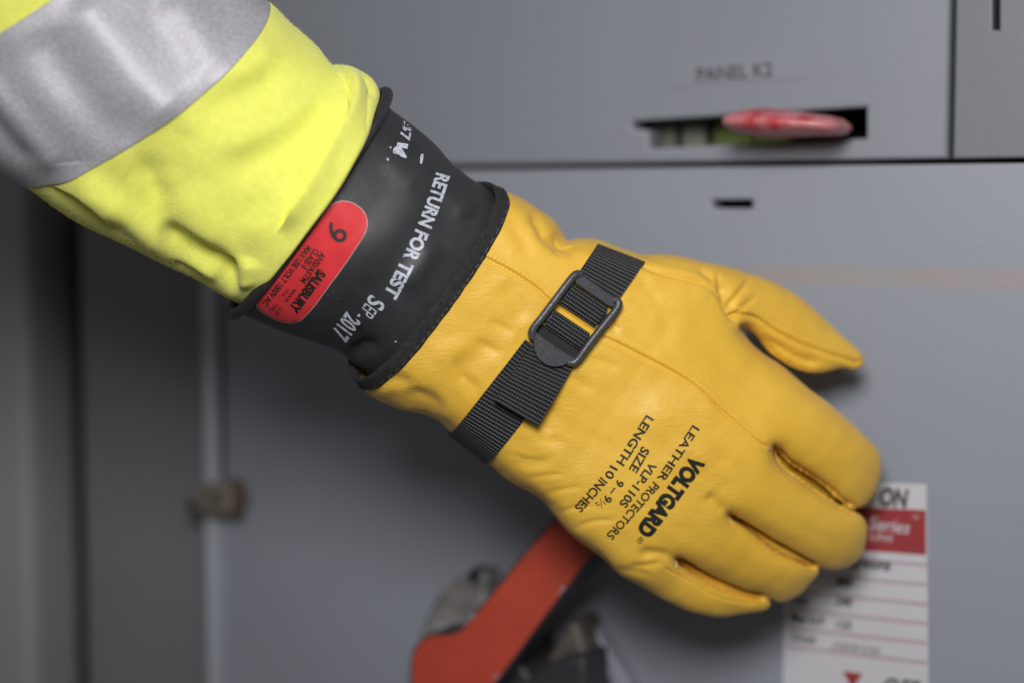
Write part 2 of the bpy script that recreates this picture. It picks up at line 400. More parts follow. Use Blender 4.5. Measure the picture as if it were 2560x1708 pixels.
# red handle sticking out of the slot
def blob(name, secs, mat, parent, ns=28):
    """closed loft through sections (centre, semi-axis a vector, semi-axis b vector)"""
    V, Fc = [], []
    for c, a, bb in secs:
        for k in range(ns):
            t = 2*math.pi*k/ns; V.append(c+a*math.cos(t)+bb*math.sin(t))
    m = len(secs)
    for i in range(m-1):
        for k in range(ns): Fc.append([i*ns+k, i*ns+(k+1) % ns, (i+1)*ns+(k+1) % ns, (i+1)*ns+k])
    Fc.append(list(range(ns))[::-1]); Fc.append([(m-1)*ns+k for k in range(ns)])
    o = mesh_obj(name, V, Fc, mat, None)
    bm = bmesh.new(); bm.from_mesh(o.data); bmesh.ops.recalc_face_normals(bm, faces=bm.faces); bm.to_mesh(o.data); bm.free()
    if parent is not None: adopt(o, parent)
    return o
def grip_mat():
    m, nt, b = mat_base('worn_red_grip', (0.45, 0.03, 0.04), 0.35)
    v = coords(nt)
    vary(nt, b, (0.44, 0.045, 0.055), (0.55, 0.21, 0.24), v, 90, 8, 0.36, 0.62, (0.28, 0.45))
    return m
ho = 0.022
m_px = 0.848/F
prof = [(1826, 307, 2), (1834, 307, 17), (1850, 306, 26), (1880, 306, 33), (1920, 307, 36), (1960, 309, 35), (2000, 311, 31), (2040, 313, 27), (2075, 315, 25), (2098, 317, 21), (2110, 318, 13), (2114, 318, 2)]
secs = [(wp(u, v, ho), WZ*(r*m_px), WN*(0.006+0.019*min(1, r/30))) for u, v, r in prof]
blob('red_handle', secs, grip_mat(), cab)
wall_prism('handle_stem', [(1930, 296), (1990, 293), (1990, 322), (1930, 325)], 0.012, 0.08, REDP, cab, 0.002)
# clear tag with panel name
tag_q = [(1672, 158), (2010, 138), (2012, 196), (1674, 217)]
tg = wall_prism('name_tag', tag_q, 0.0006, 0.0005, TAGP, cab)
wall_text('printed_line', [dict(s='PANEL K2', p0=(1742, 187), p1=(1931, 172), cap=36, bold=0.012)], 0.0009, STBLK, cab)

# rating sticker
stk = [(1963, 1201), (2316, 1211), (2322, 1790), (1957, 1740)]
sk = wall_prism('rating_sticker', stk, 0.0006, 0.0005, PAPER, cab)
wall_prism('sticker_band', [(1966, 1259), (2314, 1276), (2315, 1388), (1966, 1363)], 0.0008, 0.0001, STRED, cab)
lv, lf = [], []
for yr in (1413, 1462, 1511, 1559, 1608, 1657):
    sl = 0.082+0.035*(yr-1413)/244
    L = 348
    q = [(1968, yr-sl*L-4), (2318, yr-4), (2318, yr+5), (1968, yr-sl*L+5)]
    b0 = len(lv); lv += [wp(u, v, 0.0008) for u, v in q]; lf.append([b0, b0+1, b0+2, b0+3])
mesh_obj('sticker_rules', lv, lf, STPINK, cab, False)
wall_text('printed_line', [
    dict(s='ON', p0=(2199, 1240), p1=(2270, 1246), cap=46, bold=0.045, shear=0.1),
    dict(s='OFF', p0=(2208, 1716), p1=(2300, 1727), cap=50, bold=0.018, shear=0.1),
    dict(s='22400FB', p0=(2125, 1404), p1=(2226, 1417), cap=22, bold=0.03, shear=0.2),
    dict(s='400', p0=(2089, 1452), p1=(2131, 1458), cap=22, bold=0.03, shear=0.2),
    dict(s='Duty', p0=(1980, 1497), p1=(2024, 1502), cap=20, bold=0.02, shear=0.2),
    dict(s='240', p0=(2089, 1500), p1=(2131, 1506), cap=22, bold=0.03, shear=0.2),
    dict(s='Max H.P.', p0=(1977, 1543), p1=(2062, 1554), cap=20, bold=0.025, shear=0.2),
    dict(s='125', p0=(2089, 1559), p1=(2130, 1564), cap=22, bold=0.02, shear=0.2),
    dict(s='Circuit', p0=(1977, 1591), p1=(2040, 1599), cap=20, bold=0.02, shear=0.2)], 0.0010, STBLK, cab)
wall_text('printed_line', [dict(s='208/8/3/06', p0=(2078, 1612), p1=(2200, 1628), cap=20, shear=0.3)], 0.0010, STGRY, cab)
wall_text('printed_line', [
    dict(s='Series', p0=(2172, 1306), p1=(2275, 1319), cap=34, bold=0.008, shear=0.2),
    dict(s='TM', p0=(2280, 1292), p1=(2296, 1294), cap=9),
    dict(s='e Unit', p0=(2150, 1335), p1=(2234, 1345), cap=22, shear=0.25)], 0.0012, PAPER, cab)
tr = [(2106, 1678), (2156, 1685), (2131, 1722)]
wall_prism('sticker_arrow', tr, 0.0009, 0.0001, STRED, cab)

# operating lever
face = [(1036, 1800), (1030, 1708), (1030, 1660), (1038, 1625), (1056, 1601), (1080, 1590), (1105, 1590), (1130, 1589), (1150, 1578), (1170, 1560),
        (1210, 1513), (1260, 1452), (1320, 1378), (1390, 1298), (1450, 1225), (1560, 1290), (1475, 1388), (1420, 1462), (1360, 1540), (1290, 1636), (1225, 1722), (1180, 1800)]
def grow(poly, g):
    P = np.array(poly, float); n = len(P); out = []
    area = 0.5*np.sum(P[:, 0]*np.roll(P[:, 1], -1)-np.roll(P[:, 0], -1)*P[:, 1]); s = 1 if area > 0 else -1
    for i in range(n):
        a = P[i]-P[i-1]; b = P[(i+1) % n]-P[i]
        na = np.array([a[1], -a[0]])/np.linalg.norm(a)*s; nb = np.array([b[1], -b[0]])/np.linalg.norm(b)*s
        m = na+nb; m /= np.linalg.norm(m); m /= max(0.5, m.dot(na)); out.append(tuple(P[i]+m*g))
    return out
LO = 0.066
wall_prism('lever_body', grow(face, 7), LO-0.0012, 0.026, LEVB, cab, 0.0015)
wall_prism('lever_face_plate', face, LO, 0.002, REDP, cab, 0.0004)
CHIP = simple('bare_chip', (0.34, 0.30, 0.32), 0.6, var=0.3, vs=300)
for c_, r_ in (((1407, 1471), 7), ((1399, 1484), 4), ((1181, 1541), 7), ((1166, 1556), 4), ((1240, 1692), 5), ((1318, 1380), 3)):
    wall_prism('paint_chip', [(c_[0]+r_*(0.7+0.5*random.random())*math.cos(k*1.05), c_[1]+r_*(0.7+0.5*random.random())*math.sin(k*1.05)) for k in range(6)], LO+0.0003, 0.0004, CHIP, cab)
wall_prism('lever_pivot', [(1120, 1650), (1250, 1600), (1330, 1700), (1280, 1800), (1120, 1800)], LO-0.02, 0.075, LEVB, cab, 0.003)
br = [(1045, 1610), (1062, 1548), (1092, 1490), (1130, 1452), (1175, 1430), (1208, 1428), (1216, 1452), (1210, 1490), (1230, 1530), (1200, 1600), (1130, 1660), (1055, 1660)]
wall_prism('lever_bracket', br, 0.020, 0.020, simple('weathered_zinc', (0.20, 0.19, 0.19), 0.6, 0.2, var=0.35, vs=80), cab, 0.006)
wall_prism('bracket_hole', [(1168, 1425), (1196, 1425), (1200, 1450), (1184, 1466), (1166, 1452)], 0.0212, 0.015, DARK, cab, 0.002)
wall_prism('bracket_pad', [(1078, 1560), (1140, 1556), (1142, 1580), (1066, 1584)], 0.030, 0.012, simple('worn_zinc', (0.38, 0.36, 0.38), 0.45, 0.3), cab, 0.002)
wall_prism('lever_bracket', [(1415, 1556), (1440, 1556), (1466, 1640), (1476, 1720), (1340, 1720), (1372, 1640), (1400, 1590)], 0.030, 0.03, RUST, cab, 0.003)
wall_prism('bracket_clamp', [(1352, 1668), (1400, 1648), (1462, 1642), (1466, 1760), (1300, 1780), (1305, 1700)], 0.044, 0.03, LEVB, cab, 0.003)
wall_prism('bracket_arm', [(1448, 1555), (1470, 1545), (1580, 1720), (1540, 1740)], 0.012, 0.012, GREY2, cab, 0.002)
wall_prism('rust_stain', [(1486, 1668), (1500, 1660), (1512, 1670), (1514, 1690), (1500, 1702), (1488, 1692)], 0.0006, 0.0004, simple('rust_spot', (0.22, 0.16, 0.11), 0.7, var=0.4, vs=200), cab)
# rounded door edge at the hinge side, and its latch
EDGE = simple('edge_painted_highlight', (0.40, 0.42, 0.49), 0.35, 0.1)  # paler than the doors: the edge's highlight is put into its colour
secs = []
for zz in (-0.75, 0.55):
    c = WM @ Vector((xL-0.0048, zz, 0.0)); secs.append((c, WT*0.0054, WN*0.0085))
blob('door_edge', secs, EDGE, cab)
wbox('frame_post', X(212, 1400, -0.014), xL-0.010, -0.75, 0.55, -0.06, -0.014, GREY3, cab, 0.002)
lc = wp(530, 1252, 0.006)
lat = [tuple(p) for p in catmull([(474, 1258), (492, 1226), (524, 1208), (556, 1208), (580, 1224), (588, 1252), (578, 1280), (544, 1294), (500, 1288)], 3, True)]
wall_prism('door_latch', lat, 0.016, 0.02, simple('tarnished_zinc', (0.22, 0.185, 0.16), 0.5, 0.2, var=0.35, vs=90), cab, 0.003)
wall_prism('latch_keeper', [(578, 1206), (592, 1208), (593, 1296), (580, 1292)], 0.016, 0.008, simple('rusty_iron', (0.10, 0.07, 0.05), 0.7, var=0.4, vs=90), cab, 0.001)
blob('latch_screw', [(wp(546, 1246, 0.014), WT*0.004, WZ*0.004), (wp(546, 1246, 0.018), WT*0.0035, WZ*0.0035)], RUST, cab)
wall_prism('latch_bolt', [(462, 1252), (492, 1246), (500, 1276), (468, 1280)], 0.016, 0.01, DARK, cab, 0.002)

wbox('door_gap_shade', xL-0.0002, xL+0.0034, Z(562, 1195), 0.55, -0.003, 0.0008, simple('gap_shade_black', (0.02, 0.02, 0.018), 0.7), cab)  # dark strip painted in as the shade of the door gap
# neighbouring cabinet, beyond a dark gap
cab2 = thing('equipment_cabinet', 'plain pale grey cabinet at the far edge, across a dark gap from the red lever', 'cabinet', wp(60, 1500, -0.03))
xg = X(72, 1400, -0.02)
wbox('cabinet_side', xg-0.9, xg, -0.75, 0.55, -0.07, -0.02, paint('pale_grey_enamel', (0.34, 0.33, 0.355), (0.40, 0.39, 0.42), 0.5), cab2, 0.006)
bw = wbox('back_wall', -1.6, 0.9, -0.85, 0.75, -0.42, -0.40, simple('dark_wall', (0.05, 0.05, 0.048), 0.8, var=0.2, vs=5))
bw['kind'] = 'structure'

# ================================================================== numeric modelling kit
def seg_dist(P, poly, closed=False, signed=False):
    """distance of points P(n,2) to a polyline; also arclength and side"""
    Q = np.asarray(poly, float)
    A = Q if closed else Q[:-1]; B = np.roll(Q, -1, 0) if closed else Q[1:]
    L = np.linalg.norm(B-A, axis=1); S = np.concatenate([[0], np.cumsum(L)])[:-1]
    best = np.full(len(P), 1e9); arc = np.zeros(len(P)); side = np.zeros(len(P))
    for a, b, l, s in zip(A, B, L, S):
        if l < 1e-6: continue
        d = b-a; ap = P-a; t = np.clip((ap@d)/(l*l), 0, 1)
        e = ap-t[:, None]*d; dd = np.hypot(e[:, 0], e[:, 1]); m = dd < best
        best[m] = dd[m]; arc[m] = s+t[m]*l; side[m] = np.sign(d[0]*ap[m, 1]-d[1]*ap[m, 0])
    return best, arc, side, S[-1]+L[-1]
def in_poly(P, poly):
    Q = np.asarray(poly, float); c = np.zeros(len(P), bool); x, y = P[:, 0], P[:, 1]
    for i in range(len(Q)):
        x1, y1 = Q[i]; x2, y2 = Q[i-1]
        k = ((y1 > y) != (y2 > y))
        if y1 != y2: c ^= k & (x < (x2-x1)*(y-y1)/(y2-y1)+x1)
    return c
def tps(pts, vals):
    P = np.array(pts, float)/1000; n = len(P)
    def U(r2): return np.where(r2 > 1e-12, r2*np.log(r2+1e-12), 0)
    K = U(((P[:, None]-P[None])**2).sum(-1))+np.eye(n)*1e-3
    A = np.zeros((n+3, n+3)); A[:n, :n] = K; A[:n, n] = 1; A[:n, n+1:] = P; A[n, :n] = 1; A[n+1:, :n] = P.T
    w = np.linalg.solve(A, np.concatenate([vals, [0, 0, 0]]))
    def f(Q):
        Q = np.asarray(Q, float)/1000; r = U(((Q[:, None]-P[None])**2).sum(-1))
        return r@w[:n]+w[n]+Q@w[n+1:]
    return f
def surface_nets(G, o, h):
    """G>0 inside; returns verts and quads"""
    S = G > 0
    nx, ny, nz = G.shape
    c = [S[i:nx-1+i, j:ny-1+j, k:nz-1+k] for i in (0, 1) for j in (0, 1) for k in (0, 1)]
    a = c[0].copy(); o_ = c[0].copy()
    for x in c[1:]: a &= x; o_ |= x
    act = o_ & ~a
    I, J, K = np.nonzero(act)
    idx = -np.ones(act.shape, np.int32); idx[I, J, K] = np.arange(len(I))
    acc = np.zeros((len(I), 3)); cnt = np.zeros(len(I))
    cor = [(i, j, k) for i in (0, 1) for j in (0, 1) for k in (0, 1)]
    for p in range(8):
        for q in range(p+1, 8):
            A, B = cor[p], cor[q]
            if sum(abs(x-y) for x, y in zip(A, B)) != 1: continue
            ga = G[I+A[0], J+A[1], K+A[2]].astype(float); gb = G[I+B[0], J+B[1], K+B[2]].astype(float)
            m = (ga > 0) != (gb > 0)
            t = np.where(m, ga/np.where(m, ga-gb, 1), 0)
            for ax in range(3): acc[:, ax] += np.where(m, A[ax]+t*(B[ax]-A[ax]), 0)
            cnt += m
    V = np.stack([I, J, K], 1)+acc/cnt[:, None]
    V = V*h+np.array(o)
    quads = []
    for ax in range(3):
        s0 = [slice(None)]*3; s1 = [slice(None)]*3
        s0[ax] = slice(0, -1); s1[ax] = slice(1, None)
        d = S[tuple(s0)] != S[tuple(s1)]
        E = np.array(np.nonzero(d)).T
        b, c2 = [(1, 2), (2, 0), (0, 1)][ax]
        ok = (E[:, b] > 0) & (E[:, c2] > 0) & (E[:, b] < G.shape[b]-1) & (E[:, c2] < G.shape[c2]-1)
        E = E[ok]
        def cell(db, dc):
            C = E.copy(); C[:, b] -= db; C[:, c2] -= dc; return idx[C[:, 0], C[:, 1], C[:, 2]]
        q = np.stack([cell(1, 1), cell(0, 1), cell(0, 0), cell(1, 0)], 1)
        flip = ~S[E[:, 0], E[:, 1], E[:, 2]]
        q[flip] = q[flip][:, ::-1]
        quads.append(q)
    return V, np.concatenate(quads)
def vnormals(V, Q):
    a, b, c, d = (V[Q[:, i]] for i in range(4))
    n = np.cross(c-a, d-b)
    out = np.zeros_like(V)
    for i in range(4):
        for ax in range(3): out[:, ax] += np.bincount(Q[:, i], n[:, ax], len(V))
    return out/np.maximum(1e-9, np.linalg.norm(out, axis=1))[:, None]
def laplace(V, Q, it, lam=0.5, mask=None):
    E = np.concatenate([Q[:, [0, 1]], Q[:, [1, 2]], Q[:, [2, 3]], Q[:, [3, 0]]]); E = np.concatenate([E, E[:, ::-1]])
    deg = np.bincount(E[:, 0], minlength=len(V)).astype(float)
    for _ in range(it):
        for l in (lam, -lam*1.02):
            m = np.stack([np.bincount(E[:, 0], V[E[:, 1], ax], len(V)) for ax in range(3)], 1)/np.maximum(deg, 1)[:, None]
            V = V+(m-V)*l*(deg > 0)[:, None]
    return V
def subdivide(V, Q):
    me = bpy.data.meshes.new('s'); me.from_pydata(V.tolist(), [], Q.tolist()); me.update()
    o = bpy.data.objects.new('s', me); COL.objects.link(o)
    md = o.modifiers.new('s', 'SUBSURF'); md.levels = 1; md.render_levels = 1
    bpy.context.view_layer.update()
    ev = bpy.data.meshes.new_from_object(o.evaluated_get(bpy.context.evaluated_depsgraph_get()))
    n = len(ev.vertices); V2 = np.zeros(n*3); ev.vertices.foreach_get('co', V2); V2 = V2.reshape(-1, 3)
    q = np.zeros(len(ev.loops), np.int32); ev.loops.foreach_get('vertex_index', q); Q2 = q.reshape(-1, 4)
    bpy.data.objects.remove(o); bpy.data.meshes.remove(me); bpy.data.meshes.remove(ev)
    return V2, Q2
def smooth_noise(P, scale, seed):
    r = np.random.default_rng(seed); out = np.zeros(len(P))
    for k in range(14):
        d = r.normal(size=3); d /= np.linalg.norm(d); f = (0.6+0.9*r.random())/scale*2*math.pi
        out += np.sin(P@d*f+r.random()*6.28)
    return out/5
def strokes(V, Nn, S, front=True):
    """S: (points, width, depth(+ = groove), kind[, taper])"""
    fr = np.clip(Nn[:, 2]*3, 0, 1) if front else np.ones(len(V))
    disp = np.zeros(len(V))
    for st in S:
        pts, wd, dp, kind = st[:4]; taper = st[4] if len(st) > 4 else 0.2
        pl = catmull(pts, 5) if len(pts) > 2 else np.array(pts, float)
        lo = pl.min(0)-wd*4; hi = pl.max(0)+wd*4
        m = (V[:, 0] > lo[0]) & (V[:, 0] < hi[0]) & (V[:, 1] > lo[1]) & (V[:, 1] < hi[1]) & (fr > 0)
        ii = np.nonzero(m)[0]
        if not len(ii): continue
        d, arc, side, L = seg_dist(V[ii, :2], pl)
        t = arc/L
        tp = np.clip(t/max(taper, 1e-3), 0, 1)*np.clip((1-t)/max(taper, 1e-3), 0, 1) if taper > 0 else 1.0
        tp = tp*tp*(3-2*tp) if taper > 0 else np.ones_like(d)
        if kind == 'g': x = -dp*np.exp(-(d/wd)**2)
        elif kind == 'seam':      # stitched seam: fine groove, puckered shoulder on one side
            pk = 0.5+0.5*np.sin(arc/11.0*2*math.pi+1.6*np.sin(arc/31))*(0.6+0.4*np.sin(arc/47))
            x = -dp*(0.85+0.25*pk)*np.exp(-(d/wd)**2)
            sh = np.where(side < 0, 1.0, 0.35)
            x += sh*dp*(0.50+0.14*pk)*np.exp(-((d-wd*3.2)/(wd*2.0))**2)
        elif kind == 'step':      # right side stands proud of the left
            x = dp*np.where(side < 0, np.exp(-(d/(wd*3.5))**2), -np.exp(-(d/wd)**2)*0.7)
        disp[ii] += x*tp*fr[ii]
    return V+Nn*disp[:, None]
def make_bvh(V, Q): return BVHTree.FromPolygons([tuple(p) for p in V.tolist()], [tuple(q) for q in Q.tolist()])
def front_of(bvh):
    def f(u, v):
        h = bvh.ray_cast(Vector((u, v, 2000)), Vector((0, 0, -1)))
        return h[0].z if h[0] is not None else None
    return f

# ================================================================== LEATHER GLOVE
outline = [(1090, 380), (1205, 466), (1253, 478), (1300, 494), (1335, 515), (1381, 545), (1400, 573), (1411, 594), (1425, 603), (1443, 597), (1492, 600), (1550, 620), (1608, 636),
    (1657, 634), (1711, 643), (1760, 656), (1804, 664), (1871, 684), (1938, 708), (1996, 742), (2050, 786), (2099, 831), (2139, 872), (2157, 895),
    (2154, 914), (2138, 922), (2103, 921), (2068, 930), (2032, 933), (1996, 925), (1961, 908), (1929, 886), (1912, 866), (1897, 846), (1878, 828),
    (1862, 818), (1853, 820), (1862, 838), (1880, 862), (1905, 884), (1945, 908), (1970, 928), (1996, 951), (2037, 986), (2077, 1012), (2117, 1047), (2157, 1087),
    (2184, 1114), (2199, 1138), (2204, 1164), (2201, 1194), (2191, 1227), (2174, 1254), (2157, 1266), (2140, 1270), (2138, 1280), (2157, 1294), (2167, 1318),
    (2168, 1356), (2157, 1391), (2133, 1413), (2096, 1427), (2070, 1426), (2050, 1420), (2048, 1436), (2030, 1459), (2002, 1486), (1974, 1500), (1946, 1505),
    (1928, 1498), (1920, 1496), (1926, 1506), (1925, 1517), (1909, 1528), (1862, 1537), (1806, 1544), (1749, 1536), (1698, 1518), (1646, 1490), (1590, 1459),
    (1543, 1433), (1511, 1399), (1473, 1372), (1436, 1346), (1412, 1323), (1389, 1295), (1361, 1257), (1328, 1232), (1300, 1216), (1262, 1192), (1222, 1158), (1180, 1120),
    (1135, 1086), (1103, 1056), (1069, 1038), (1018, 1027), (967, 1010), (932, 994), (908, 974), (893, 936), (868, 900), (700, 822)]
outl = catmull(outline, 4, True)
cut_im = [(1936, 1117), (1962, 1158), (2010, 1192), (2056, 1224), (2100, 1258), (2136, 1275)]
cut_mr = [(1818, 1284), (1856, 1307), (1904, 1340), (1953, 1374), (2000, 1397), (2046, 1420)]
cut_rp = [(1690, 1396), (1716, 1412), (1749, 1434), (1806, 1463), (1862, 1485), (1918, 1494)]
cuts = [(cut_im, 16, 20), (cut_mr, 6, 40), (cut_rp, 8, 40)]
h = 5.0
gu = np.arange(700, 2245, h); gv = np.arange(300, 1580, h)
GU, GV = np.meshgrid(gu, gv, indexing='ij'); P2 = np.stack([GU.ravel(), GV.ravel()], 1)
dist, _, _, _ = seg_dist(P2, outl, True)
inside = in_poly(P2, outl)
sd = np.where(inside, dist, -dist).reshape(GU.shape)
fixed = sd < 2.0
val = np.zeros(GU.shape)
cutd = np.full(GU.shape, 1e9)
for pl, hw, q0 in cuts:
    d, arc, _, L = seg_dist(P2, catmull(pl, 5)); d = d.reshape(GU.shape); arc = arc.reshape(GU.shape)
    m = (d < hw*(0.12+0.88*np.sin(np.clip(arc/L, 0, 1)*math.pi*0.8+0.02)**0.7)+1.5) & ~fixed
    fixed |= m; val[m] = q0/2.0
    cutd = np.minimum(cutd, d)
# poisson inflation, coarse to fine
def solve(fixed, val, h, init, it):
    u = init.copy(); u[fixed] = val[fixed]
    ii, jj = np.indices(u.shape); red = ((ii+jj) % 2 == 0)
    free = ~fixed; free[0, :] = free[-1, :] = False; free[:, 0] = free[:, -1] = False
    masks = [free & red, free & ~red]
    for k in range(it):
        for m in masks:
            nb = np.zeros_like(u)
            nb[1:-1, 1:-1] = 0.25*(u[2:, 1:-1]+u[:-2, 1:-1]+u[1:-1, 2:]+u[1:-1, :-2]+h*h)
            u = np.where(m, u+1.6*(nb-u), u)
    return u
u8 = solve(fixed[::4, ::4], val[::4, ::4], h*4, np.zeros_like(val[::4, ::4]), 220)
u4 = np.kron(u8, np.ones((2, 2)))
f2 = fixed[::2, ::2]; u4 = u4[:f2.shape[0], :f2.shape[1]]
u4 = np.pad(u4, ((0, f2.shape[0]-u4.shape[0]), (0, f2.shape[1]-u4.shape[1])))
u4 = solve(f2, val[::2, ::2], h*2, u4, 160)
u2 = np.kron(u4, np.ones((2, 2)))[:fixed.shape[0], :fixed.shape[1]]
u2 = np.pad(u2, ((0, fixed.shape[0]-u2.shape[0]), (0, fixed.shape[1]-u2.shape[1])))
US = solve(fixed, val, h, u2, 140)
q = np.maximum(2*US, 0)
# saturation of the half thickness
axis2 = np.array([0.83, 0.56])
tA = ((P2-np.array([1067, 712]))@axis2).reshape(GU.shape)      # along the arm from the cuff
HM = np.interp(tA, [-400, 0, 350, 560, 900], [196, 196, 168, 128, 112])
hh_ = np.sqrt(q); hh_ = hh_*0.98
hs_ = (hh_**-3.2+HM**-3.2+1e-30)**(-1/3.2) if False else 1/((1/np.maximum(hh_, 1e-3))**3.0+(1/HM)**3.0)**(1/3.0)
q = hs_**2
# ratio to the exact distance, extended outside, so that the outline is exactly the traced one
ratio = np.where(sd > 6, q/np.maximum(sd, 1), np.nan)
rt = np.where(np.isnan(ratio), 0, ratio); wt = (~np.isnan(ratio)).astype(float)
fill = rt.copy(); ww = wt.copy()
for _ in range(40):
    def blur(a): 
        b = np.zeros_like(a); b[1:-1, 1:-1] = (a[2:, 1:-1]+a[:-2, 1:-1]+a[1:-1, 2:]+a[1:-1, :-2])/4; return b
    nf, nw = blur(fill), blur(ww); upd = (ww < 1e-6) & (nw > 1e-9)
    fill = np.where(upd, nf/np.maximum(nw, 1e-9), fill); ww = np.where(upd, 1.0, ww)
fill[ww < 1e-6] = 60
qq = np.where(sd > 10, q, fill*sd)
mixz = np.clip((sd-6)/4, 0, 1); qq = np.where((sd > 6) & (sd <= 10), q*mixz+fill*sd*(1-mixz), qq)
# the fork between index and middle finger stands open
_d, _a, _, _L = seg_dist(P2, catmull(cut_im, 5)); _t = (_a/_L).reshape(GU.shape); _d = _d.reshape(GU.shape)
wo = 6.5*np.clip(np.sin(np.clip(_t*1.05, 0, 1)*math.pi), 0, 1)**0.6
qq = np.where((wo > 1.5) & (_d < wo+9), np.minimum(qq, (_d-wo)*220), qq)
zc_ctrl = [((1067, 712), 52), ((1240, 470), 40), ((895, 955), 40), ((800, 560), 90), ((1437, 798), -5), ((1560, 640), -25), ((1180, 1110), -12), ((1700, 1050), -20),
    ((1450, 1320), -38), ((1930, 1120), -45), ((1820, 1285), -48), ((1690, 1395), -60), ((2080, 1130), -95), ((2190, 1190), -165), ((2060, 1330), -110), ((2150, 1370), -175),
    ((1930, 1440), -115), ((2010, 1480), -165), ((1800, 1500), -110), ((1905, 1515), -150), ((1780, 690), -75), ((1900, 760), -120), ((2020, 850), -150), ((2150, 905), -175), ((1700, 800), -35)]
zf = tps([c[0] for c in zc_ctrl], [c[1] for c in zc_ctrl])
ZC = zf(P2).reshape(GU.shape)
gw = np.arange(-420, 300, h)
G = (qq[:, :, None]-((gw[None, None, :]-ZC[:, :, None]))**2).astype(np.float32)
G = np.clip(G, -4e4, 4e4)
V, Q = surface_nets(G, (gu[0], gv[0], gw[0]), h); del G
V = laplace(V, Q, 2)
# open the glove at the wrist: cut by a tilted plane
aN = np.array([0.815, 0.58, -0.40]); aN /= np.linalg.norm(aN)
P0 = np.array([1067.0, 712.0, 52.0])
keep = ((V-P0)@aN > -8)
Q = Q[keep[Q].all(1)]
used = np.unique(Q); rm = -np.ones(len(V), int); rm[used] = np.arange(len(used)); V = V[used]; Q = rm[Q]
V, Q = subdivide(V, Q)
Nn = vnormals(V, Q)
if Nn[np.argmax(V[:, 2])][2] < 0: Q = Q[:, ::-1]; Nn = -Nn
seamA = [(1185, 630), (1228, 653), (1289, 686), (1340, 721), (1380, 757), (1440, 800), (1498, 838), (1539, 857), (1577, 876), (1639, 908), (1688, 935), (1729, 960), (1769, 991),
         (1804, 1027), (1845, 1063), (1885, 1098), (1921, 1122)]
seamA2 = [(1921, 1122), (1926, 1145), (1942, 1170), (1958, 1182), (2002, 1220), (2049, 1252), (2096, 1284), (2130, 1306)]
seamB = [(1560, 640), (1613, 667), (1657, 683), (1702, 694), (1746, 706), (1778, 722), (1800, 745), (1816, 770), (1830, 792), (1848, 816)]
seamT = [(1822, 792), (1846, 786), (1880, 793), (1905, 806), (1934, 826), (1996, 856), (2059, 880), (2113, 897), (2152, 908)]
seamM = [(1815, 1281), (1830, 1316), (1880, 1356), (1940, 1398), (2000, 1425), (2040, 1440)]
seamP = [(1654, 1400), (1664, 1420), (1690, 1436), (1737, 1462), (1790, 1492), (1850, 1506), (1905, 1510)]
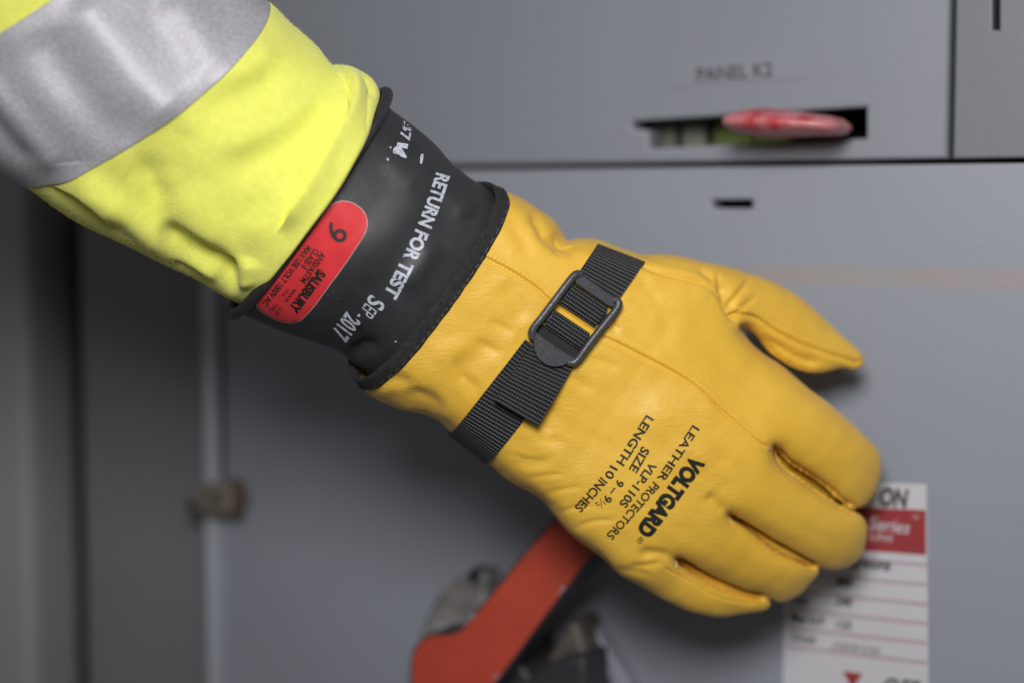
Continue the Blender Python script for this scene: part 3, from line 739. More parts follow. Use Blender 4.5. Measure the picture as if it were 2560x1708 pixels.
S = [
 (seamA, 3.4, 5.2, 'seam', 0.02), (seamA2, 2.2, 1.8, 'seam', 0.1), (seamB, 4.5, 5.0, 'seam', 0.08), (seamT, 4.2, 8.0, 'seam', 0.04), ([(1890, 838), (1945, 872), (2010, 905), (2080, 915)], 20, 16, 'g', 0.3),
 (seamM, 2.0, 1.4, 'seam', 0.1), (seamP, 2.4, 2.2, 'seam', 0.1),
 (cut_mr, 5.5, 34, 'g', 0.08), (cut_rp, 6, 30, 'g', 0.08), (cut_im, 9, 52, 'g', 0.16),
 # leather gathered beside the strap
 ([(1215, 800), (1250, 815), (1290, 840)], 13, 4.5, 'g', 0.4), ([(1180, 850), (1220, 868), (1262, 890)], 13, 4.5, 'g', 0.4), ([(1130, 935), (1170, 950), (1205, 985)], 13, 4.5, 'g', 0.4),
 ([(1395, 935), (1440, 950), (1490, 990)], 14, 4, 'g', 0.4), ([(1325, 1085), (1365, 1100), (1420, 1105)], 14, 4, 'g', 0.4), ([(1270, 1150), (1330, 1165), (1390, 1160)], 13, 4.5, 'g', 0.4), ([(1455, 900), (1510, 905), (1560, 935)], 14, 4, 'g', 0.4),
 ([(1585, 700), (1620, 720), (1660, 760)], 15, 4.5, 'g', 0.4), ([(1555, 745), (1600, 765), (1640, 800)], 14, 4, 'g', 0.4),
 # body of the glove: valley beside the thumb
 ([(1790, 700), (1815, 735), (1830, 775), (1850, 812)], 16, 16, 'g', 0.25),
 ([(1822, 786), (1836, 752), (1862, 715), (1885, 690)], 8, 8, 'g', 0.3), ([(1822, 780), (1812, 745), (1798, 700), (1792, 670)], 8, 6, 'g', 0.3),
 ([(1828, 800), (1862, 765), (1900, 735)], 8, 5, 'g', 0.3), ([(1740, 665), (1770, 690), (1795, 725)], 9, 6, 'g', 0.3),
 # cuff folds
 ([(1318, 520), (1345, 560), (1362, 592), (1391, 618), (1415, 655)], 14, 10, 'g', 0.25),
 ([(1362, 592), (1400, 605), (1450, 625)], 12, 8, 'g', 0.3), ([(1395, 570), (1405, 605), (1440, 650)], 12, 8, 'g', 0.3),
 ([(1255, 520), (1300, 590), (1335, 650)], 22, 7, 'g', 0.3),
 ([(970, 925), (992, 948), (1030, 985), (1080, 1010), (1120, 1040)], 24, 14, 'g', 0.3),
 ([(930, 985), (990, 970), (1050, 985)], 18, -9, 'g', 0.3),
 ([(1130, 890), (1150, 930), (1160, 960), (1185, 1000)], 14, 3.5, 'g', 0.3), ([(1120, 930), (1180, 900), (1250, 850)], 30, 5, 'g', 0.3),
 ([(1060, 900), (1120, 880), (1190, 840)], 30, -5, 'g', 0.3), ([(1250, 700), (1290, 760), (1310, 820)], 24, 6, 'g', 0.3),
 # palm
 ([(1360, 1000), (1372, 1045), (1360, 1100)], 26, 9, 'g', 0.35), ([(1262, 1130), (1320, 1150), (1400, 1150)], 10, 3.5, 'g', 0.35),
 ([(1300, 1200), (1350, 1190), (1420, 1185)], 9, 3, 'g', 0.35), ([(1345, 1245), (1400, 1225), (1470, 1215)], 9, 3, 'g', 0.35),
 ([(1380, 1290), (1440, 1270), (1500, 1262)], 8, 3, 'g', 0.35), ([(1420, 1330), (1480, 1305), (1560, 1300)], 8, 3.5, 'g', 0.35),
 ([(1690, 1396), (1640, 1385), (1590, 1388)], 14, 10, 'g', 0.3), ([(1818, 1284), (1790, 1262), (1765, 1230)], 16, 8, 'g', 0.3),
 ([(1670, 1400), (1620, 1415), (1560, 1415)], 9, 5, 'g', 0.35), ([(1640, 1440), (1590, 1430), (1530, 1418)], 9, 4, 'g', 0.35),
 ([(1500, 760), (1530, 800), (1545, 850)], 12, 4.5, 'g', 0.35), ([(1490, 790), (1520, 810), (1560, 822)], 9, 3, 'g', 0.35),
 ([(1700, 760), (1760, 830), (1850, 930), (1950, 1010)], 55, 9, 'g', 0.3), ([(1560, 700), (1640, 760), (1700, 850)], 26, 5, 'g', 0.35),
 ([(1960, 905), (1985, 930), (1992, 955)], 5, 4, 'g', 0.3),
 ([(1600, 1000), (1700, 1080), (1780, 1180)], 60, -8, 'g', 0.3),
 ([(2000, 1010), (2060, 1050), (2120, 1120)], 30, -5, 'g', 0.3),
]
V = strokes(V, Nn, S)
Nn = vnormals(V, Q)
nz = smooth_noise(V, 170, 3)*2.2+smooth_noise(V, 70, 5)*0.9
V = V+Nn*nz[:, None]
bvL = make_bvh(V, Q); frontL = front_of(bvL)
lg = thing('leather_glove', 'yellow leather protector glove with black wrist strap and printed lettering, gripping a red lever', 'glove', Vector(to_world([(1437, 1000, -20)])[0]))
g_obj = mesh_obj('glove_leather', to_world(V), Q, LEATHER, lg)
# inner gusset seen in the open fork
gp = catmull(cut_im, 4); gz = zf(gp); gr_ = []
for i_, p_ in enumerate(gp):
    t_ = gp[min(i_+1, len(gp)-1)]-gp[max(i_-1, 0)]; t_ /= np.linalg.norm(t_); n_ = np.array([-t_[1], t_[0]])
    gr_.append([[*(p_+n_*k_), gz[i_]-50-0.35*k_] for k_ in (-20, -10, 0, 10, 20)])
gr_ = np.array(gr_); a_n, b_n = gr_.shape[:2]
gv_ = np.concatenate([gr_.reshape(-1, 3), gr_.reshape(-1, 3)-np.array([0, 0, 7.0])]); o_n = a_n*b_n
gf_ = []
for i_ in range(a_n-1):
    for j_ in range(b_n-1):
        p_ = i_*b_n+j_; gf_ += [[p_, p_+b_n, p_+b_n+1, p_+1], [o_n+p_, o_n+p_+1, o_n+p_+b_n+1, o_n+p_+b_n]]
mesh_obj('finger_gusset', to_world(gv_), gf_, LEATHER, lg)
uvL = (V, Q)

# radial ring on a bvh
def ring_r(bvh, c, d, rmax=600):
    hr = bvh.ray_cast(Vector(c+d*rmax), Vector(-d))
    if hr[0] is None: return None
    return rmax-hr[3]
def ring_frame(P0, aN, e1):
    aN = np.array(aN, float); aN /= np.linalg.norm(aN); e1 = np.array(e1, float); e1 -= aN*e1.dot(aN); e1 /= np.linalg.norm(e1)
    e2 = np.cross(aN, e1)
    if e2[2] < 0: e2 = -e2
    return aN, e1, e2
def smooth_c(a, it=3, closed=True):
    a = np.array(a, float)
    for _ in range(it): a = (np.roll(a, 1)+a*2+np.roll(a, -1))/4
    return a
# binding round the cuff
a_, e1, e2 = ring_frame(P0, aN, (-0.58, 0.815, 0))
nt_ = 160; th = np.arange(nt_)/nt_*2*math.pi
rb = []
for al in (2, 10, 20):
    r = [ring_r(bvL, P0+a_*al, e1*math.cos(t)+e2*math.sin(t)) or 0 for t in th]
    r = np.array(r); r[r < 50] = np.median(r); rb.append(smooth_c(r, 3))
cs = [(-20, 2), (-21, 6), (-17, 9), (-8, 10), (0, 10.5), (10, 10), (17, 8.5), (20, 6), (20, 2), (12, -3), (0, -6), (-14, -5)]
BV, BF = [], []
for k, t in enumerate(th):
    d = e1*math.cos(t)+e2*math.sin(t)
    for (al, rho) in cs:
        al = al-4
        rr = rb[0][k] if al < 2 else np.interp(al, [2, 10, 20], [rb[0][k], rb[1][k], rb[2][k]])
        wob = 1.2*math.sin(k*0.9)+0.8*math.sin(k*0.37)
        BV.append(P0+a_*(al+wob*0.6)+d*(rr+rho))
m = len(cs)
for k in range(nt_):
    for j in range(m): BF.append([k*m+j, ((k+1) % nt_)*m+j, ((k+1) % nt_)*m+(j+1) % m, k*m+(j+1) % m])
mesh_obj('cuff_binding', to_world(BV), BF, BINDING, lg)
# stitches along the binding
SV, SF = [], []
for i in range(0, 66):
    t0 = i/66*2*math.pi; dt = 0.055
    pr = []
    for t in (t0, t0+dt):
        d = e1*math.cos(t)+e2*math.sin(t); r0 = np.interp(t, np.append(th, 2*math.pi), np.append(rb[1], rb[1][0]))
        pr.append(P0+a_*(9.5)+d*(r0+11.2))
    tv = pr[1]-pr[0]; b = len(SV)
    for p_, sgn in ((pr[0], 1), (pr[1], 1)):
        for al, rr in ((-1.5, -1), (0, 1.0), (1.5, -1)):
            SV.append(p_+a_*al+(e1*math.cos(t0)+e2*math.sin(t0))*rr)
    SF += [[b, b+1, b+4, b+3], [b+1, b+2, b+5, b+4]]
mesh_obj('binding_stitches', to_world(SV), SF, simple('grey_thread', (0.055, 0.055, 0.06), 0.6), lg)

# ribbons
def ribbon(name, rows, thick, mat, parent, uvs=None):
    """rows: list over length of lists over width of uvw points (outer face); thickness in px"""
    G_ = np.array(rows, float); a, b = G_.shape[:2]
    du = np.gradient(G_, axis=0); dv = np.gradient(G_, axis=1); n = np.cross(du, dv)
    n /= np.maximum(1e-9, np.linalg.norm(n, axis=2))[:, :, None]
    return _ribbon(name, G_, n, thick, mat, parent)
def _ribbon(name, G_, n, thick, mat, parent, outward=None):
    a, b = G_.shape[:2]
    if outward is None:
        if n[a//2, b//2, 2] < 0: n = -n
    else:
        s = np.sign((n*outward).sum(2)); n = n*s[:, :, None]
    I_ = G_-n*thick
    px = D0/F
    L = np.concatenate([[0], np.cumsum(np.linalg.norm(np.diff(G_[:, b//2], axis=0), axis=1))])*px
    Wd = np.concatenate([[0], np.cumsum(np.linalg.norm(np.diff(G_[a//2], axis=0), axis=1))])*px
    VV = np.concatenate([G_.reshape(-1, 3), I_.reshape(-1, 3)]); uv = [(Wd[j], L[i]) for i in range(a) for j in range(b)]*2
    o_ = a*b; Fc = []
    for i in range(a-1):
        for j in range(b-1):
            p = i*b+j; Fc.append([p, p+1, p+b+1, p+b]); Fc.append([o_+p, o_+p+b, o_+p+b+1, o_+p+1])
    for i in range(a-1):
        p = i*b; Fc.append([p, p+b, o_+p+b, o_+p]); p = i*b+b-1; Fc.append([p, o_+p, o_+p+b, p+b])
    for j in range(b-1):
        p = j; Fc.append([p, o_+p, o_+p+1, p+1]); p = (a-1)*b+j; Fc.append([p, p+1, o_+p+1, o_+p])
    o = mesh_obj(name, to_world(VV), Fc, mat, None, True, uv)
    bm = bmesh.new(); bm.from_mesh(o.data); bmesh.ops.recalc_face_normals(bm, faces=bm.faces); bm.to_mesh(o.data); bm.free()
    o.data.set_sharp_from_angle(angle=R(50))
    if parent is not None: adopt(o, parent)
    return o
# buckle plane
BC = np.array([1437.0, 798.0])
E1_ = np.array([0.83, 0.557]); E2_ = np.array([-0.570, 0.822])
def sw(a, b): 
    p = BC+E1_*a+E2_*b; return frontL(p[0], p[1])
s1 = (sw(75, 0)-sw(-75, 0))/150; s2 = (sw(0, 110)-sw(0, -110))/220
EX = np.array([E1_[0], E1_[1], s1]); EY = np.array([E2_[0], E2_[1], s2]); EZ = np.cross(EX, EY); EZ /= np.linalg.norm(EZ)
if EZ[2] < 0: EZ = -EZ
top = max(sw(a, b)-s1*a-s2*b for a in (-60, -30, 0, 30, 60) for b in (-90, -45, 0, 45, 90))
BO = np.array([BC[0], BC[1], top+8.0])
def bl(a, b, c): return BO+EX*a+EY*b+EZ*c
def extr_local(name, poly, c0, c1, mat, parent, bev=0.0004, hole=None):
    """outline in buckle coordinates, from height c0 to c1"""
    pts = [bl(a, b, c1) for a, b in poly]; pw = [Vector(p) for p in to_world(pts)]
    dz = Vector(to_world([bl(0, 0, c0)])[0])-Vector(to_world([bl(0, 0, c1)])[0])
    return prism_world(name, pw, dz, mat, parent, bev)
# upper strap: sewn end to the buckle
rows = []
A0, A1 = np.array([1495, 609.0]), np.array([1613, 654.0])       # sewn end corners
Bq0, Bq1 = BC+E1_*(-58)+E2_*(-78), BC+E1_*(62)+E2_*(-78)
for i in range(26):
    t = i/25; l = A0*(1-t)+Bq0*t; r = A1*(1-t)+Bq1*t; row = []
    for j in range(13):
        s = j/12; p = l*(1-s)+r*s; w = frontL(*p)
        if w is None: w = frontL(*(p+np.array([-8, 14]))) or 60
        row.append([p[0], p[1], w])
    rows.append(row)
RG = np.array(rows)
for _ in range(6):
    z = RG[:, :, 2]; z[1:-1] = (z[:-2]+2*z[1:-1]+z[2:])/4; z[:, 1:-1] = (z[:, :-2]+2*z[:, 1:-1]+z[:, 2:])/4
lift = np.linspace(0, 1, 26)**3*6
RG[:, :, 2] += 11+lift[:, None]
strap = ribbon('wrist_strap', RG, 9, WEB, lg)
# webbing over the two bars
def hump(b0, b1, hgt, a0=-54, a1=51, c0=-4):
    rows = []
    for i in range(15):
        t = i/14; ang = math.pi*t; b = (b0+b1)/2-math.cos(ang)*(b1-b0)/2
        c = c0+math.sin(ang)**0.6*hgt
        rows.append([bl(a0+(a1-a0)*j/10+(0.8*math.sin(i*1.3+j)), b, c) for j in range(11)])
    return rows
ribbon('strap_loop', hump(-71, -9, 17), 5, WEB, lg)
ribbon('strap_loop', hump(8, 59, 17), 5, WEB, lg)
# band that goes round the wrist below the buckle
PB = np.array([1345.0, 896.0, -5.0]); aB, b1, b2 = ring_frame(PB, (0.79, 0.61, -0.04), (-0.61, 0.79, 0))
ths = np.linspace(R(96), R(-150), 90); rows = []
als = np.linspace(-60, 60, 11)
RR = np.zeros((len(ths), len(als)))
for i, t in enumerate(ths):
    d = b1*math.cos(t)+b2*math.sin(t)
    for j, al in enumerate(als):
        r = ring_r(bvL, PB+aB*al, d); RR[i, j] = r if r else (RR[i-1, j] if i else 150)
for _ in range(5):
    RR[1:-1] = (RR[:-2]+2*RR[1:-1]+RR[2:])/4; RR[:, 1:-1] = (RR[:, :-2]+2*RR[:, 1:-1]+RR[:, 2:])/4
BG = np.zeros((len(ths), len(als), 3)); OUT = np.zeros_like(BG)
for i, t in enumerate(ths):
    d = b1*math.cos(t)+b2*math.sin(t)
    for j, al in enumerate(als): BG[i, j] = PB+aB*al+d*(RR[i, j]+9); OUT[i, j] = d
du = np.gradient(BG, axis=0); dv = np.gradient(BG, axis=1); nn = np.cross(du, dv); nn /= np.linalg.norm(nn, axis=2)[:, :, None]
_ribbon('wrist_band', BG, nn, 9, WEB, lg, OUT)
# loose tail
T0, T1 = np.array([1330, 862.0]), np.array([1440, 905.0]); U0, U1 = np.array([1236, 1002.0]), np.array([1345, 1066.0])
bvB = None
rows = []
for i in range(24):
    t = i/23; l = T0*(1-t)+U0*t; r = T1*(1-t)+U1*t; row = []
    for j in range(11):
        s = j/10; p = l*(1-s)+r*s; row.append([p[0], p[1], frontL(*p)])
    rows.append(row)
RG = np.array(rows)
for _ in range(14):
    z = RG[:, :, 2]; z[1:-1] = (z[:-2]+2*z[1:-1]+z[2:])/4; z[:, 1:-1] = (z[:, :-2]+2*z[:, 1:-1]+z[:, 2:])/4
RG[:, :, 2] += 17+9*np.clip(np.linspace(-0.5, 2.5, 24), 0, 1)[:, None]+4*np.sin(np.linspace(0, 3, 24))[:, None]+np.linspace(0, 1, 24)[:, None]**2*16
ribbon('strap_tail', RG, 12, WEB, lg)
# buckle: rails, cross bars and thumb plate
bk = thing('buckle', '', '', Vector(to_world([BO])[0])); del bk['label']; del bk['category']; adopt(bk, lg)
def arcpts(cx, cy, r, a0, a1, n=6): return [(cx+r*math.cos(a0+(a1-a0)*i/n), cy+r*math.sin(a0+(a1-a0)*i/n)) for i in range(n+1)]
def tube_local(name, path, ra, rc, mat, parent, ns=12):
    """rounded bar along a path of (a,b,c) in buckle coordinates, elliptical section (ra across, rc high)"""
    P = np.array(path, float); VV, FF = [], []
    for i in range(len(P)):
        t = P[min(i+1, len(P)-1)]-P[max(i-1, 0)]; t /= np.linalg.norm(t)
        s = np.cross(t, [0, 0, 1.0]); s /= np.linalg.norm(s); n = np.cross(s, t)
        for k in range(ns):
            an = 2*math.pi*k/ns; ca, sa = math.cos(an), math.sin(an)
            ca = math.copysign(abs(ca)**0.7, ca); sa = math.copysign(abs(sa)**0.7, sa)
            q_ = P[i]+s*ca*ra+n*sa*rc; VV.append(bl(*q_))
    for i in range(len(P)-1):
        for k in range(ns): FF.append([i*ns+k, i*ns+(k+1) % ns, (i+1)*ns+(k+1) % ns, (i+1)*ns+k])
    FF.append(list(range(ns))[::-1]); FF.append([(len(P)-1)*ns+k for k in range(ns)])
    o = mesh_obj(name, to_world(VV), FF, mat, None)
    bm = bmesh.new(); bm.from_mesh(o.data); bmesh.ops.recalc_face_normals(bm, faces=bm.faces); bm.to_mesh(o.data); bm.free()
    adopt(o, parent); return o
railL = catmull([(-52, -100, 6), (-60, -98, 7), (-66, -86, 10), (-69, -50, 13), (-71, 0, 14), (-73, 50, 12), (-74, 74, 9), (-70, 90, 7), (-58, 99, 5)], 4)
railR = catmull([(50, -92, 6), (60, -96, 7), (68, -90, 9), (69, -70, 11), (66, -30, 13), (63, 10, 14), (62, 50, 12), (62, 78, 9), (58, 94, 7), (46, 100, 5)], 4)
tube_local('side_rail', railL, 9.5, 12, PLASTIC, bk); tube_local('side_rail', railR, 9.5, 12, PLASTIC, bk)
extr_local('cross_bar', [(-62, -101), (62, -99), (60, -76), (48, -73), (-48, -74), (-58, -78)], -4, 13, PLASTIC, bk, 0.0005)
tube_local('cross_bar', [(-64, -40, 1), (0, -40, 1), (60, -40, 1)], 16, 6, PLASTIC, bk)
tube_local('cross_bar', [(-64, 33, 1), (0, 33, 1), (58, 33, 1)], 14, 6, PLASTIC, bk)
pl_ = catmull([(-66, 84), (-30, 85), (0, 85), (30, 85), (56, 84), (58, 97), (46, 104), (38, 116), (24, 128), (2, 136), (-24, 133), (-42, 120), (-52, 107), (-64, 99)], 4, True)
extr_local('thumb_plate', [tuple(p) for p in pl_], -2, 15, PLASTIC, bk, 0.0006)
extr_local('gap_shade_plate', [(-62, 56), (56, 56), (56, 90), (-62, 90)], -9, -3, simple('buckle_shade_black', (0.006, 0.006, 0.006), 0.7), bk, 0.0003)  # near-black plate added as the shadow in the buckle's lower gap

# printed lettering
drape_text('printed_line', [
    dict(s='VOLTGARD', p0=(1748, 1148), p1=(1607, 1338), cap=39, bold=0.065),
    dict(s='®', p0=(1606, 1344), p1=(1595, 1358), cap=14),
    dict(s='LEATHER', p0=(1741, 1068), p1=(1651, 1202), cap=21.5, bold=0.02),
    dict(s='PROTECTORS', p0=(1642, 1211), p1=(1523, 1345), cap=21.5, bold=0.02),
    dict(s='VLP-110S', p0=(1635, 1160), p1=(1556, 1266), cap=22, bold=0.026),
    dict(s='SIZE', p0=(1616, 1121), p1=(1582, 1179), cap=23, bold=0.026),
    dict(s='9 – 9', p0=(1554, 1203), p1=(1515, 1254), cap=21, bold=0.026),
    dict(s='½', p0=(1510, 1253), p1=(1494, 1267), cap=21, bold=0.0),
    dict(s='LENGTH', p0=(1626, 1043), p1=(1550, 1161), cap=23, bold=0.024),
    dict(s='10', p0=(1536, 1168), p1=(1520, 1196), cap=22, bold=0.024),
    dict(s='INCHES', p0=(1511, 1200), p1=(1444, 1276), cap=23, bold=0.024)],
    frontL, INKB, lg, 1.6)

# ================================================================== lofted sleeves
def loft(secs, nth, nrow, closed_th=True):
    """secs: dict top, bot, bulge(2), wc, rd, pw. rows interpolated by Catmull-Rom. returns uvw grid (nrow,nth,3)"""
    K = np.array([[*s['top'], *s['bot'], *s['bulge'], s['wc'], s['rd'], s.get('t', 0)] for s in secs], float)
    n = len(K); rows = []
    D = np.concatenate([[0], np.cumsum([max(8, np.linalg.norm((K[i+1, :2]+K[i+1, 2:4]-K[i, :2]-K[i, 2:4])/2)+abs(K[i+1, 7]-K[i, 7])*0.5) for i in range(n-1)])])
    prm = []
    for i in range(n-1):
        m_ = max(2, int(round((D[i+1]-D[i])/D[-1]*nrow)))
        for k in range(m_): prm.append((i, k/m_))
    prm.append((n-2, 1.0))
    for i, t in prm:
        p0, p1, p2, p3 = K[max(i-1, 0)], K[i], K[i+1], K[min(i+2, n-1)]
        c = 0.5*((2*p1)+(-p0+p2)*t+(2*p0-5*p1+4*p2-p3)*t*t+(-p0+3*p1-3*p2+p3)*t**3)
        rows.append(c)
    Kr = np.array(rows); th = np.arange(nth)/nth*2*math.pi
    G_ = np.zeros((len(Kr), nth, 3))
    for i, c in enumerate(Kr):
        mid = (c[:2]+c[2:4])/2; hc = (c[:2]-c[2:4])/2
        sn = np.sin(th); cn = np.cos(th)
        G_[i, :, 0] = mid[0]+hc[0]*cn+c[4]*sn; G_[i, :, 1] = mid[1]+hc[1]*cn+c[5]*sn; G_[i, :, 2] = c[6]+c[7]*sn
    return G_, prm
def grid_quads(a, b, off=0):
    i, j = np.meshgrid(np.arange(a-1), np.arange(b), indexing='ij'); i = i.ravel(); j = j.ravel(); j2 = (j+1) % b
    return np.stack([i*b+j, i*b+j2, (i+1)*b+j2, (i+1)*b+j], 1)+off
def finish(V, Q):
    Nn = vnormals(V, Q); c = V.mean(0)
    if ((V-c)*Nn).sum() < 0: Q = Q[:, ::-1]; Nn = -Nn
    return Q, Nn

# ------------------------------------------------------------------ rubber glove
bu = np.array([54, 36.0])
rs = [
 dict(top=(955, 240), bot=(592, 775), bulge=bu*0.50, wc=104, rd=224),
 dict(top=(976, 272), bot=(600, 786), bulge=bu*0.53, wc=100, rd=223),
 dict(top=(1028, 312), bot=(648, 806), bulge=bu*0.68, wc=92, rd=216),
 dict(top=(1086, 360), bot=(712, 830), bulge=bu*0.82, wc=84, rd=206),
 dict(top=(1129, 407), bot=(780, 853), bulge=bu*0.98, wc=72, rd=182),
 dict(top=(1180, 447), bot=(845, 880), bulge=bu*1.15, wc=58, rd=166),
 dict(top=(1242, 482), bot=(898, 922), bulge=bu*1.25, wc=48, rd=140),
 dict(top=(1300, 545), bot=(985, 975), bulge=bu*1.2, wc=38, rd=105),
]
G_, _ = loft(rs, 260, 170)
V = G_.reshape(-1, 3); Q = grid_quads(G_.shape[0], 260); Q, Nn = finish(V, Q)
V = V+Nn*(smooth_noise(V, 260, 11)*2.2)[:, None]
Nn = vnormals(V, Q)
V = strokes(V, Nn, [
  ([(870, 860), (900, 875), (950, 850)], 16, 12, 'g', 0.3), ([(890, 810), (905, 850), (912, 880)], 9, 9, 'g', 0.3),
  ([(990, 730), (1050, 665), (1085, 590)], 34, -13, 'g', 0.3), ([(960, 380), (1000, 430), (1060, 470)], 26, -5, 'g', 0.3),
  ([(1110, 470), (1150, 520), (1160, 560)], 22, -6, 'g', 0.3)])
bvR = make_bvh(V, Q); frontR = front_of(bvR)
rg = thing('rubber_glove', 'black rubber insulating glove cuff with red size label and white stamped lettering', 'glove', Vector(to_world([(800, 560, 80)])[0]))
mesh_obj('glove_cuff', to_world(V), Q, RUBBER, rg)
# rolled bead
c0 = rs[0]
def ell(c, th, grow=0.0, sh=(0, 0)):
    mid = (np.array(c['top'])+np.array(c['bot']))/2.0; hc = (np.array(c['top'])-np.array(c['bot']))/2.0
    k = 1+grow/np.linalg.norm(hc); kd = 1+grow/c['rd']
    p = mid+np.array(sh)+hc*k*math.cos(th)+c['bulge']*math.sin(th)
    return np.array([p[0], p[1], c['wc']+c['rd']*kd*math.sin(th)])
cb = dict(top=(966, 232), bot=(583, 786), bulge=bu*0.48, wc=104, rd=222)
npth = 220; VV, FF = [], []; ns = 14; rr_ = 14.5
ax3 = np.array([0.80, 0.55, -0.22]); ax3 /= np.linalg.norm(ax3)
for k in range(npth):
    t = 2*math.pi*k/npth; p = ell(cb, t); tn = ell(cb, t+0.01)-ell(cb, t-0.01); tn /= np.linalg.norm(tn)
    o1 = np.cross(tn, ax3); o1 /= np.linalg.norm(o1); o2 = np.cross(tn, o1)
    wob = 1+0.05*math.sin(3*t+1)
    for j in range(ns):
        an = 2*math.pi*j/ns; VV.append(p+(o1*math.cos(an)+o2*math.sin(an))*rr_*wob)
for k in range(npth):
    for j in range(ns): FF.append([k*ns+j, ((k+1) % npth)*ns+j, ((k+1) % npth)*ns+(j+1) % ns, k*ns+(j+1) % ns])
VB = np.array(VV); QB = np.array(FF); QB, _n = finish(VB, QB)
bd = mesh_obj('rolled_bead', to_world(VB), QB, RUBBER, rg)
bm = bmesh.new(); bm.from_mesh(bd.data); bmesh.ops.recalc_face_normals(bm, faces=bm.faces); bm.to_mesh(bd.data); bm.free()
# red label
def in_label(): pass
Lc0, Lc1 = np.array([868.0, 545.0]), np.array([690.0, 772.0]); Ld = (Lc1-Lc0)/np.linalg.norm(Lc1-Lc0); Lp = np.array([-Ld[1], Ld[0]])*-1
# outline measured from the photograph (rounded, tapering with the turn of the cuff)
lab = [(1050, 115), (1120, 102), (1200, 112), (1290, 160), (1350, 220), (1378, 290), (1384, 350), (1370, 420), (1330, 500), (1200, 700), (1060, 900), (940, 1060), (820, 1230),
       (740, 1320), (680, 1380), (640, 1408), (590, 1425), (520, 1428), (400, 1400), (280, 1330), (215, 1285), (180, 1235), (180, 1200), (205, 1165), (300, 1060), (400, 930),
       (560, 720), (700, 530), (840, 340), (930, 200), (980, 150)]
lab = [(600+x/4.3556, 480+y/4.3556) for x, y in lab]
labc = catmull(lab, 3, True)
def drape_patch(name, poly, frontf, mat, parent, off, step=7.0, sink=1.6):
    poly = np.array(poly); lo = poly.min(0)-step; hi = poly.max(0)+step
    # triangulated interior grid joined to the outline
    from mathutils.geometry import delaunay_2d_cdt
    xs = np.arange(lo[0], hi[0], step); ys = np.arange(lo[1], hi[1], step)
    X_, Y_ = np.meshgrid(xs, ys); pts = np.stack([X_.ravel(), Y_.ravel()], 1)
    d, _, _, _ = seg_dist(pts, poly, True); pts = pts[in_poly(pts, poly) & (d > step*0.5)]
    allp = [Vector(p) for p in poly]+[Vector(p) for p in pts]
    n = len(poly); ed = [(i, (i+1) % n) for i in range(n)]
    vs_, es_, fs_, *_r = delaunay_2d_cdt(allp, ed, [list(range(n))], 1, 1e-4)
    VV = [(p.x, p.y, (frontf(p.x, p.y) or 0)+off) for p in vs_]
    nv = len(VV); VV2 = VV+[(a, b, c-sink) for a, b, c in VV]
    FF = [list(f) for f in fs_]
    cnt = {}
    for f in FF:
        for i in range(len(f)): cnt[(f[i], f[(i+1) % len(f)])] = 1
    rim = [[e[1], e[0], e[0]+nv, e[1]+nv] for e in cnt if (e[1], e[0]) not in cnt]
    o = mesh_obj(name, to_world(VV2), FF+rim, mat, None, True)
    bm = bmesh.new(); bm.from_mesh(o.data); bmesh.ops.recalc_face_normals(bm, faces=bm.faces); bm.to_mesh(o.data); bm.free()
    o.data.set_sharp_from_angle(angle=R(50))
    adopt(o, parent); return o
g1 = [tuple(p) for p in grow([tuple(p) for p in labc[::2]], 1.3)]
drape_patch('label_backing', g1, frontR, STICKEDGE, rg, 1.0)
drape_patch('size_label', labc[::2], frontR, STICKRED, rg, 1.7)
def Lz(x, y): return (600+x/4.3556, 480+y/4.3556)
drape_text('printed_line', [
    dict(s='9', p0=Lz(1092, 348), p1=Lz(1010, 545), cap=60, bold=0.0, pm=None) if False else dict(s='9', p0=Lz(1112, 392), p1=Lz(1000, 500), cap=60, bold=0.012),
    dict(s='ANSI/ASTM', p0=Lz(913, 668), p1=Lz(680, 985), cap=16, bold=0.035),
    dict(s='CLASS 0', p0=Lz(842, 630), p1=Lz(688, 835), cap=16, bold=0.035),
    dict(s='MAX USE VOLT 1000V AC', p0=Lz(758, 600), p1=Lz(268, 1232), cap=16, bold=0.035),
    dict(s='SALISBURY', p0=Lz(900, 868), p1=Lz(572, 1305), cap=24, bold=0.06),
    dict(s='MADE IN', p0=Lz(597, 1066), p1=Lz(497, 1196), cap=8.5, bold=0.02),
    dict(s='U.S.A.', p0=Lz(530, 1066), p1=Lz(460, 1140), cap=8.5, bold=0.02),
    dict(s='D120', p0=Lz(455, 1265), p1=Lz(392, 1338), cap=11, bold=0.01),
    dict(s='TYPE I', p0=Lz(400, 1220), p1=Lz(325, 1305), cap=11, bold=0.01)],
    frontR, INKB, rg, 2.3)
